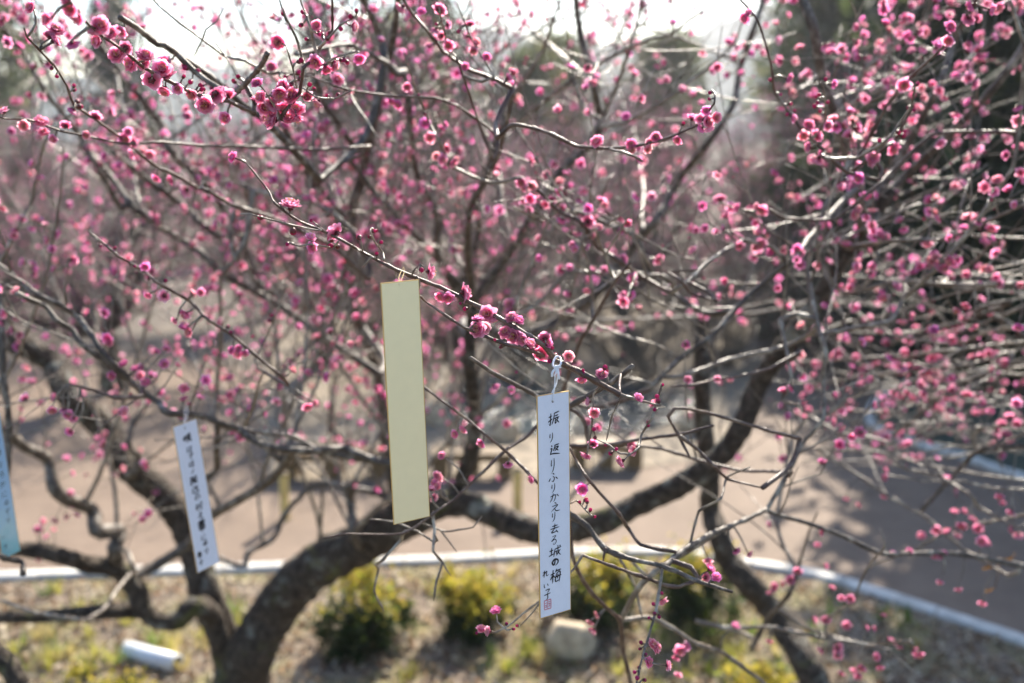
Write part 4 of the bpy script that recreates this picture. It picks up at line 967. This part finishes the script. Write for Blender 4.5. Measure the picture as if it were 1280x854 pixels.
# ------------------------------------------------------------------ build the near trees
T2M = [m_.mesh('blossom', FLM) for m_ in T2]
def build_tree(key, base, label):
    t = thing('plum_tree', base, label, 'tree', 'plum trees in the planting bed')
    nb = 0
    for k, b in enumerate(sorted([b for b in BR if b['tree'] == key], key=lambda b: -b['wm'])):
        big = b['wm'] > 9
        sides = 18 if b['wm'] > 30 else 12 if b['wm'] > 12 else 9 if b['wm'] > 6 else 7
        if k >= 98 or b['wm'] < 2.6:
            tube(TW[key], b['p'], b['r'], sides, 0, None, 0.06); continue
        mb = MB(); tube(mb, b['p'], b['r'], sides, 0, None, 0.07)
        nm = 'trunk' if b['wm'] > 40 and nb == 0 else ('limb' if big else 'branch'); nb += 1
        build(mb, nm, BARK if b['wm'] > 19 else LIMB if b['wm'] > 6.5 else TWIG2 if key == DD or b['d'] > 2.4 else TWIG, t)
    if TW[key].n: build(TW[key], 'twigs', TWIG2, t, kind='stuff')
    items = sorted(NEAR[key], key=lambda f: -f[3])
    for pos, ax, dia, z in items[:100]:
        o = bpy.data.objects.new('blossom', T2M[rng.integers(len(T2M))]); COL.objects.link(o)
        M = Matrix(frame_of(ax).tolist()).to_4x4(); o.matrix_world = Matrix.Translation(Vector(pos)) @ M @ Matrix.Scale(dia, 4)
        bas = o.matrix_world.copy(); o.parent = t; o.matrix_parent_inverse = Matrix.Translation(-Vector(base)); o.matrix_basis = bas
    mb = MB(); rest = items[100:]
    if rest: scatter(mb, T2, [(p, a, d) for p, a, d, z in rest])
    if FREE[key]: scatter(mb, T1, FREE[key])
    if mb.n: build(mb, 'blossoms', FLM, t, kind='stuff')
    if BUDS[key]:
        mb = MB(); scatter(mb, TB, BUDS[key]); build(mb, 'flower_buds', FLM, t, kind='stuff')
    return t
print('free', {k: len(v) for k, v in FREE.items()}, 'near', {k: len(v) for k, v in NEAR.items()}, 'buds', {k: len(v) for k, v in BUDS.items()})
def foot(x, y): g = G(x, y); return (g[0], g[1], 0)
build_tree(A, foot(302, 905), 'large plum tree with thick forked trunk at lower left, its twigs holding paper cards')
build_tree(BB, foot(1018, 880), 'plum tree with one dark leaning trunk at lower right and pale sideways branches')
build_tree(DD, foot(1560, 1000), 'plum tree reaching in from the right edge with pale horizontal twigs and pink clusters')
build_tree(CC, foot(-60, 900), 'plum tree mostly cut off by the left edge, dark upright stick beside the blue card')
# three withered leaves on the right
for k, (x, y, d) in enumerate([(1236, 708, 3.0), (1244, 735, 3.0), (1267, 696, 3.0)]):
    pos = P(x, y, d); mb = MB(); c = (0.30, 0.14, 0.03)
    v, q, cc = petal_grid(0.035, 0.024, R(150), 0.6 * k, 0.35, 5, 4, 0.05, c, (0.38, 0.2, 0.05)); mb.add(v + pos, q, None, 0, c=cc)
    top = P(x + rng.normal(0, 3), 696 if k < 2 else 690, 3.1)
    tube(mb, [pos, (pos + top) / 2 + [0.004, 0, 0], top], [0.0012, 0.001, 0.001], 4, 0, c)
    build(mb, 'withered_leaf', LEAF, None, label=['upper brown withered leaf hanging on the pale lower right branch', 'lower brown withered leaf hanging below the pale lower right branch', 'small brown withered leaf at the far right on the pale branch'][k], category='leaf', group='withered leaves on the lower right branch')

# ------------------------------------------------------------------ poem cards
CARDW = simple('card_paper', (0.74, 0.77, 0.85), 0.75, var=0.02, scale=60)
GOLDF = simple('card_gold', (0.92, 0.81, 0.50), 0.45, 0.3, var=0.015, scale=70)
m, n, p, l = mat('card_blue')
tc = n.nodes.new('ShaderNodeTexCoord'); sx = n.nodes.new('ShaderNodeSeparateXYZ'); l(tc.outputs['Generated'], sx.inputs[0])
a = noise(n, 14, 4)
ad = n.nodes.new('ShaderNodeMath'); ad.operation = 'MULTIPLY_ADD'; ad.inputs[1].default_value = 0.45; l(a.outputs[0], ad.inputs[0]); l(sx.outputs[2], ad.inputs[2])
r = ramp(n, ad.outputs[0], [(0.25, (0.20, 0.55, 0.58)), (0.42, (0.50, 0.70, 0.72)), (0.6, (0.42, 0.62, 0.78)), (0.9, (0.36, 0.56, 0.76))])
l(r.outputs[0], p.inputs['Base Color']); p.inputs['Roughness'].default_value = 0.7; CARDB = m
EDGE = simple('card_gold_edge', (0.62, 0.42, 0.14), 0.4, 0.5)
INK = simple('ink', (0.012, 0.012, 0.016), 0.6)
SEAL = simple('seal_red', (0.62, 0.22, 0.26), 0.7)
CORD = simple('paper_cord', (0.78, 0.78, 0.80), 0.8)
GOLDCORD = simple('gold_cord', (0.5, 0.36, 0.12), 0.6)
GLY = {
 '振': [[(.06, .38), (.36, .27)], [(.24, .08), (.22, .97), (.1, .85)], [(.03, .72), (.4, .5)], [(.5, .12), (.97, .0)], [(.55, .14), (.5, .55), (.36, .97)], [(.58, .33), (.9, .26)], [(.55, .52), (1, .42)], [(.68, .5), (.65, .88), (.82, .74)], [(.92, .5), (.7, .7)], [(.72, .6), (1, .88)]],
 'り': [[(.28, .1), (.25, .5), (.36, .42)], [(.64, 0), (.68, .4), (.56, .75), (.3, 1)]],
 '返': [[(.45, .12), (.92, .03)], [(.52, .12), (.47, .4), (.36, .62)], [(.54, .3), (.84, .27), (.5, .66)], [(.56, .4), (.88, .64)], [(.15, .08), (.27, .2)], [(.08, .4), (.24, .37), (.16, .72), (.08, .9)], [(.08, .9), (.4, .86), (1.05, .96)]],
 'ふ': [[(.4, 0), (.6, .16)], [(.45, .33), (.62, .55), (.5, .9), (.33, .8)], [(.02, .85), (.2, .5)], [(.74, .45), (1, .72)]],
 'か': [[(.08, .36), (.62, .24), (.55, .82), (.4, .9)], [(.38, .02), (.3, .5), (.08, .97)], [(.76, .18), (1, .46)]],
 'え': [[(.4, 0), (.62, .13)], [(.18, .38), (.72, .3), (.12, .93)], [(.45, .6), (.6, .88), (1, .9)]],
 '去': [[(.24, .24), (.82, .18)], [(.52, 0), (.5, .46)], [(.08, .5), (1, .41)], [(.5, .5), (.23, .87), (.78, .8)], [(.65, .66), (.9, .98)]],
 'る': [[(.22, .1), (.72, .06), (.18, .57), (.6, .4), (.82, .66), (.6, .94), (.38, .86), (.55, .72)]],
 '城': [[(.03, .4), (.36, .32)], [(.2, .12), (.2, .76)], [(0, .82), (.4, .66)], [(.45, .3), (1, .18)], [(.48, .32), (.4, .95)], [(.5, .53), (.65, .5), (.6, .78)], [(.7, 0), (.78, .6), (1, .93)], [(.92, .4), (.62, .9)], [(.84, .03), (.95, .14)]],
 'の': [[(.5, .18), (.38, .78), (.16, .74), (.08, .45), (.42, .12), (.88, .28), (.9, .66), (.55, .97)]],
 '梅': [[(.03, .35), (.42, .27)], [(.24, .02), (.24, 1)], [(.22, .4), (.02, .72)], [(.27, .42), (.42, .6)], [(.6, 0), (.47, .25)], [(.55, .15), (.98, .08)], [(.58, .3), (.5, .88), (.92, .82)], [(.6, .31), (.9, .26), (.84, 1)], [(.4, .6), (1.05, .49)], [(.7, .37), (.68, .73)]],
 'れ': [[(.25, .02), (.25, .97)], [(.03, .3), (.36, .24), (.03, .73)], [(.3, .5), (.62, .18), (.6, .75), (1, .68)]],
 'い': [[(.12, .18), (.2, .78), (.34, .64)], [(.72, .22), (.9, .62)]],
 '子': [[(.2, .08), (.78, .05), (.5, .35)], [(.5, .35), (.56, .8), (.33, .98)], [(.02, .52), (1, .41)]],
 '咲': [[(.05, .3), (.08, .7)], [(.05, .3), (.32, .27), (.3, .66)], [(.08, .66), (.3, .64)], [(.55, .05), (.62, .2)], [(.85, .0), (.75, .2)], [(.45, .28), (.95, .25)], [(.4, .52), (1, .48)], [(.7, .26), (.65, .65), (.4, .98)], [(.7, .55), (1, .96)]],
 'は': [[(.15, .08), (.1, .9), (.2, .8)], [(.4, .3), (.95, .26)], [(.7, .05), (.7, .8), (.5, .92), (.45, .75), (.95, .92)]],
 'て': [[(.1, .2), (.9, .1), (.5, .45), (.5, .8), (.8, .95)]],
 'ほ': [[(.15, .08), (.1, .9), (.2, .8)], [(.42, .15), (.95, .12)], [(.42, .42), (.95, .38)], [(.7, .15), (.7, .8), (.5, .92), (.45, .75), (.95, .92)]],
 'ノ': [[(.75, .05), (.55, .6), (.2, .95)]],
 '飯': [[(.25, 0), (.02, .3)], [(.25, .02), (.45, .25)], [(.1, .35), (.38, .33), (.36, .62), (.1, .65)], [(.1, .35), (.1, .95), (.4, .82)], [(.1, .5), (.36, .48)], [(.55, .12), (.98, .05)], [(.57, .12), (.52, .9)], [(.6, .38), (.9, .35), (.55, .97)], [(.62, .5), (1, .95)]],
 '店': [[(.5, 0), (.55, .12)], [(.1, .2), (.95, .16)], [(.14, .2), (.02, .95)], [(.55, .28), (.55, .6)], [(.55, .42), (.85, .4)], [(.32, .62), (.32, .95), (.8, .93), (.8, .6), (.32, .62)]],
 '好': [[(.25, .05), (.1, .6), (.42, .95)], [(.02, .38), (.46, .33), (.3, .7), (.05, .95)], [(.55, .15), (.92, .1), (.74, .4)], [(.74, .4), (.76, .95), (.6, .88)], [(.52, .55), (1, .5)]],
 '書': [[(.2, .1), (.82, .08), (.8, .4)], [(.05, .25), (.98, .22)], [(.2, .4), (.82, .38)], [(.5, 0), (.5, .58)], [(.02, .56), (1, .52)], [(.25, .66), (.25, 1), (.78, .98), (.78, .64), (.25, .66)], [(.25, .82), (.78, .8)]],
 '、': [[(.35, .3), (.65, .65)]],
 'に': [[(.18, .08), (.12, .9), (.22, .8)], [(.48, .25), (.92, .2)], [(.45, .7), (.6, .88), (.98, .85)]],
 'そ': [[(.3, .05), (.8, .02), (.15, .45), (.95, .38), (.45, .65), (.75, .98)]],
 '春': [[(.15, .12), (.85, .1)], [(.18, .28), (.82, .26)], [(.02, .44), (.98, .4)], [(.5, 0), (.4, .45), (.02, .75)], [(.55, .42), (1, .72)], [(.3, .6), (.3, 1), (.72, .98), (.72, .58), (.3, .6)], [(.3, .78), (.72, .77)]],
}
def card(px, d_top, dd_right, name, label, face_m, rows, ht=0.09, gold=True, thick=0.0018, dark_hole_disc=True, seal=None, pen=1.0):
    """px: four corners tl tr br bl in photo pixels; the card hangs as one flat board"""
    TL, TR = P(*px[0], d_top), P(*px[1], d_top + dd_right)
    BL, BRc = P(*px[3], d_top + ht), P(*px[2], d_top + ht + dd_right)
    X = ((TR - TL) + (BRc - BL)) / 2; Y = ((BL - TL) + (BRc - TR)) / 2; c = (TL + TR + BL + BRc) / 4
    W, H = np.linalg.norm(X), np.linalg.norm(Y); y = Y / H; x = nrm(X - y * (X @ y)); z = np.cross(x, y)   # z points away from the viewer
    if z @ FW < 0: z = -z
    t = thing(name, c - y * H / 2, label, 'poem card', 'poem cards hung on the plum twigs')
    mb = MB(); boxv(mb, c, x * W / 2, y * H / 2, z * thick / 2); build(mb, 'card_board', face_m, t, False)
    e = 0.0009
    mb = MB(); g = thick / 2 + 0.0003
    boxv(mb, c - x * (W / 2 + e / 2), x * e / 2, y * (H / 2 + e), z * g); boxv(mb, c + x * (W / 2 + e / 2), x * e / 2, y * (H / 2 + e), z * g)
    boxv(mb, c - y * (H / 2 + e / 2), x * W / 2, y * e / 2, z * g); boxv(mb, c + y * (H / 2 + e / 2), x * W / 2, y * e / 2, z * g)
    build(mb, 'gilt_edge', EDGE, t, False)
    hp = c - y * (H / 2 - 0.012) - x * W * 0.02
    if dark_hole_disc:
        mb = MB(); k = 14; ang = np.arange(k) * 6.2832 / k  # darkness of the cord opening put on as a flat ink-coloured disc
        v = np.vstack([[hp - z * (thick / 2 + 0.0002)], hp - z * (thick / 2 + 0.0002) + 0.0022 * (np.cos(ang)[:, None] * x + np.sin(ang)[:, None] * y)])
        mb.add(v, None, [(0, 1 + i, 1 + (i + 1) % k) for i in range(k)]); build(mb, 'dark_hole_disc', INK, t, False)
    f0 = c - x * W / 2 - y * H / 2 - z * (thick / 2 + 0.0004)
    if rows:
        mb = MB()
        for ch, u, v_, sz, szy, wt in rows:          # centre in card fractions, size as share of the width
            for st in GLY[ch]:
                q = [f0 + x * W * (u + (a_ - .5) * sz + 0.10 * (0.5 - b_) * sz * 0.6) + y * (H * v_ + (b_ - .5) * szy * W) for a_, b_ in st]
                pts, _ = catmull(q, np.ones(len(q)), 0.0007); n_ = len(pts); tt = np.linspace(0, 1, n_)
                wd = W * 0.0140 * wt * pen * (0.55 + 0.75 * np.sin(math.pi * np.clip(tt * 0.8 + 0.12, 0, 1))) * np.where(tt > 0.85, 1 - (tt - 0.85) * 4, 1)
                tg = np.gradient(pts, axis=0); nn = np.cross(tg, z); nn /= (np.linalg.norm(nn, axis=1)[:, None] + 1e-9)
                vv = np.stack([pts - nn * wd[:, None], pts + nn * wd[:, None]], 1).reshape(-1, 3)
                mb.add(vv - z * 0.00001 * rng.integers(1, 12), [(2 * i, 2 * i + 1, 2 * i + 3, 2 * i + 2) for i in range(n_ - 1)], None)
        build(mb, 'handwriting', INK, t, False)
    if seal:
        mb = MB(); u, v_, sz = seal; q0 = f0 + x * W * u + y * H * v_; h_ = W * sz / 2; b_ = h_ * 0.10
        for sx_, sy_, ax_, ay_ in [(0, -1, 1, .1), (0, 1, 1, .1), (-1, 0, .1, .9), (1, 0, .1, .9), (0, 0, .07, .9), (-.5, -.4, .35, .07), (-.5, .1, .35, .07), (-.5, .5, .35, .07), (.5, -.55, .35, .07), (.5, -.1, .35, .07), (.5, .45, .3, .07), (-.35, .3, .06, .3), (.6, .1, .06, .4)]:
            boxv(mb, q0 + x * h_ * sx_ + y * h_ * 1.2 * sy_, x * h_ * ax_, y * h_ * 1.2 * ay_, z * 0.00015)
        build(mb, 'red_seal', SEAL, t, False)
    return t, hp, x, y, z, W, H
def cord(mb, pts, r, step=0.002): 
    p_, r_ = catmull(pts, np.full(len(pts), r), step); tube(mb, p_, r_, 6, 0, None, 0.12)
def ux(x): return (x - 671) / 40.5
ROWS = [('振', .50, .107, .37, .36, 1.0), ('り', .42, .19, .2, .27, .8), ('返', .52, .245, .34, .30, 1.1), ('り', .46, .316, .22, .42, .8), ('ふ', .47, .370, .30, .26, .9), ('り', .47, .417, .22, .26, .75), ('か', .49, .460, .30, .26, .8),
        ('え', .52, .505, .34, .27, .8), ('り', .47, .548, .2, .28, .75), ('去', .49, .602, .32, .28, .9), ('る', .47, .655, .24, .27, .7), ('城', .50, .708, .40, .33, 1.0), ('の', .50, .757, .22, .22, 1.5), ('梅', .51, .822, .36, .40, 1.15),
        ('れ', .19, .80, .22, .22, .75), ('い', .19, .855, .18, .18, .75), ('子', .23, .898, .22, .32, .85)]
t, hp, x, y, z, W, H = card([(671, 497), (711, 488), (712, 760), (676, 774)], 1.585, 0.03, 'poem_card', 'white poem card with black brush writing hung by a white paper cord, in sharp focus', CARDW, ROWS, 0.07, seal=(.235, .945, .22))
kn = P(697, 455, 1.607); mb = MB()
hpf = hp - z * 0.002
cord(mb, [hpf, hp - z * 0.0022 - y * 0.008, P(693.5, 480, 1.60), P(694, 468, 1.597), P(696, 460, 1.596)], 0.0011)
cord(mb, [hp + z * 0.002, hp + z * 0.002 - y * 0.012, P(695.5, 480, 1.604), P(697, 468, 1.60), P(697, 460, 1.597)], 0.0011)
cord(mb, [P(696, 461, 1.596), P(691, 456, 1.60), P(695, 446, 1.612), P(700, 447, 1.615), P(701, 455, 1.600), P(696, 460, 1.595)], 0.0018)
for k, (a0, a1) in enumerate([((696, 459), (690, 471)), ((697, 460), (699, 474)), ((694, 458), (693, 470))]):
    q0, q1 = P(*a0, 1.595), P(*a1, 1.593); cord(mb, [q0, (q0 + q1) / 2 + [0.003 * (k - 1), -0.002, 0], q1], 0.0021 - 0.0003 * k)
for k in range(5):
    q0 = P(694 + k, 457, 1.594); cord(mb, [q0, q0 + rng.normal(0, 0.002, 3) + [0, -0.001, -0.003], q0 + rng.normal(0, 0.0022, 3) + [0, 0, -0.006]], 0.0014)
build(mb, 'knotted_cord', CORD, t)
t, hp, x, y, z, W, H = card([(477, 355), (522, 350), (537, 645), (492, 655)], 1.46, 0.03, 'poem_card', 'blank gold-faced poem card hanging left of the white written card', GOLDF, None, 0.07, dark_hole_disc=False)
mb = MB(); q0 = (P(477, 355, 1.46) + P(522, 350, 1.49)) / 2
br_ = P(503, 339.5, 1.575)
cord(mb, [q0 + z * 0.0016 + y * 0.012, q0 + z * 0.003, P(499, 345, 1.53), br_ + [0, 0.004, 0.004], br_ + [0.002, 0, 0.007], P(505, 341, 1.55), q0 + z * 0.002 + [0.002, 0, 0]], 0.0004)
build(mb, 'cord', GOLDCORD, t)
rows = [(c_, .50 + .02 * math.sin(k), v_, .30 * s_, .30 * s_, 1.3 * b_) for k, (c_, v_, s_, b_) in enumerate([('咲', .10, 1.15, 1.5), ('は', .175, .85, 1), ('て', .225, .8, 1), ('ほ', .275, .8, 1), ('ノ', .325, .7, .9), ('飯', .385, 1.1, 1.1), ('店', .45, 1.05, 1), ('の', .505, .8, .9), ('好', .57, 1.05, 1), ('え', .63, .9, 1), ('書', .695, 1.2, 1.5), ('、', .745, .6, .8), ('に', .785, .8, .9), ('そ', .835, .8, 1), ('り', .885, .85, 1)])]
rows += [('春', .20, .885, .22, .22, 1.2), ('子', .20, .945, .2, .22, 1.1)]
t, hp, x, y, z, W, H = card([(217, 533), (244, 525), (275, 702), (246, 716)], 2.36, 0.05, 'poem_card', 'tilted blurred white poem card with dark writing hanging in front of the left trunk', CARDW, rows, 0.10)
mb = MB(); q1 = P(233, 514, 2.49); cord(mb, [hp - z * 0.002, hp - z * 0.002 - y * 0.014, q1 + [0, -0.012, 0], q1 + [0, 0, 0.013], q1 + [0, 0.012, 0], hp + z * 0.002], 0.0007); build(mb, 'cord', CORD, t)
rows = [(c_, .62 + .02 * math.sin(2 * k), v_, .3, .3, .8) for k, (c_, v_) in enumerate([('春', .12), ('の', .19), ('梅', .27), ('は', .35), ('る', .42), ('か', .49), ('に', .56), ('そ', .63), ('て', .69), ('り', .75)])] + [('い', .25, .85, .2, .2, .8), ('子', .25, .92, .2, .2, .8)]
t, hp, x, y, z, W, H = card([(-24, 522), (-2, 517), (26, 692), (2, 696)], 2.36, 0.05, 'poem_card', 'sky-blue poem card with aqua lower edge, cut off by the left border', CARDB, rows, 0.10)
mb = MB(); q1 = P(-12, 497, 2.42); cord(mb, [hp - z * 0.002, hp - z * 0.002 - y * 0.014, q1, q1 + [0, 0.01, 0.01], hp + z * 0.002], 0.0007); build(mb, 'cord', CORD, t)

# ------------------------------------------------------------------ thin bright air
mb = MB(); boxv(mb, (0, 100, 14.5), (150, 0, 0), (0, 115, 0), (0, 0, 15.5))
m = bpy.data.materials.new('haze_air'); m.use_nodes = True; n = m.node_tree; n.nodes.clear()
o = n.nodes.new('ShaderNodeOutputMaterial'); v = n.nodes.new('ShaderNodeVolumePrincipled')
v.inputs['Color'].default_value = (0.92, 0.94, 1.0, 1); v.inputs['Density'].default_value = 0.0010; v.inputs['Anisotropy'].default_value = 0.35
n.links.new(v.outputs[0], o.inputs['Volume'])
build(mb, 'haze', m, None, False, kind='stuff')
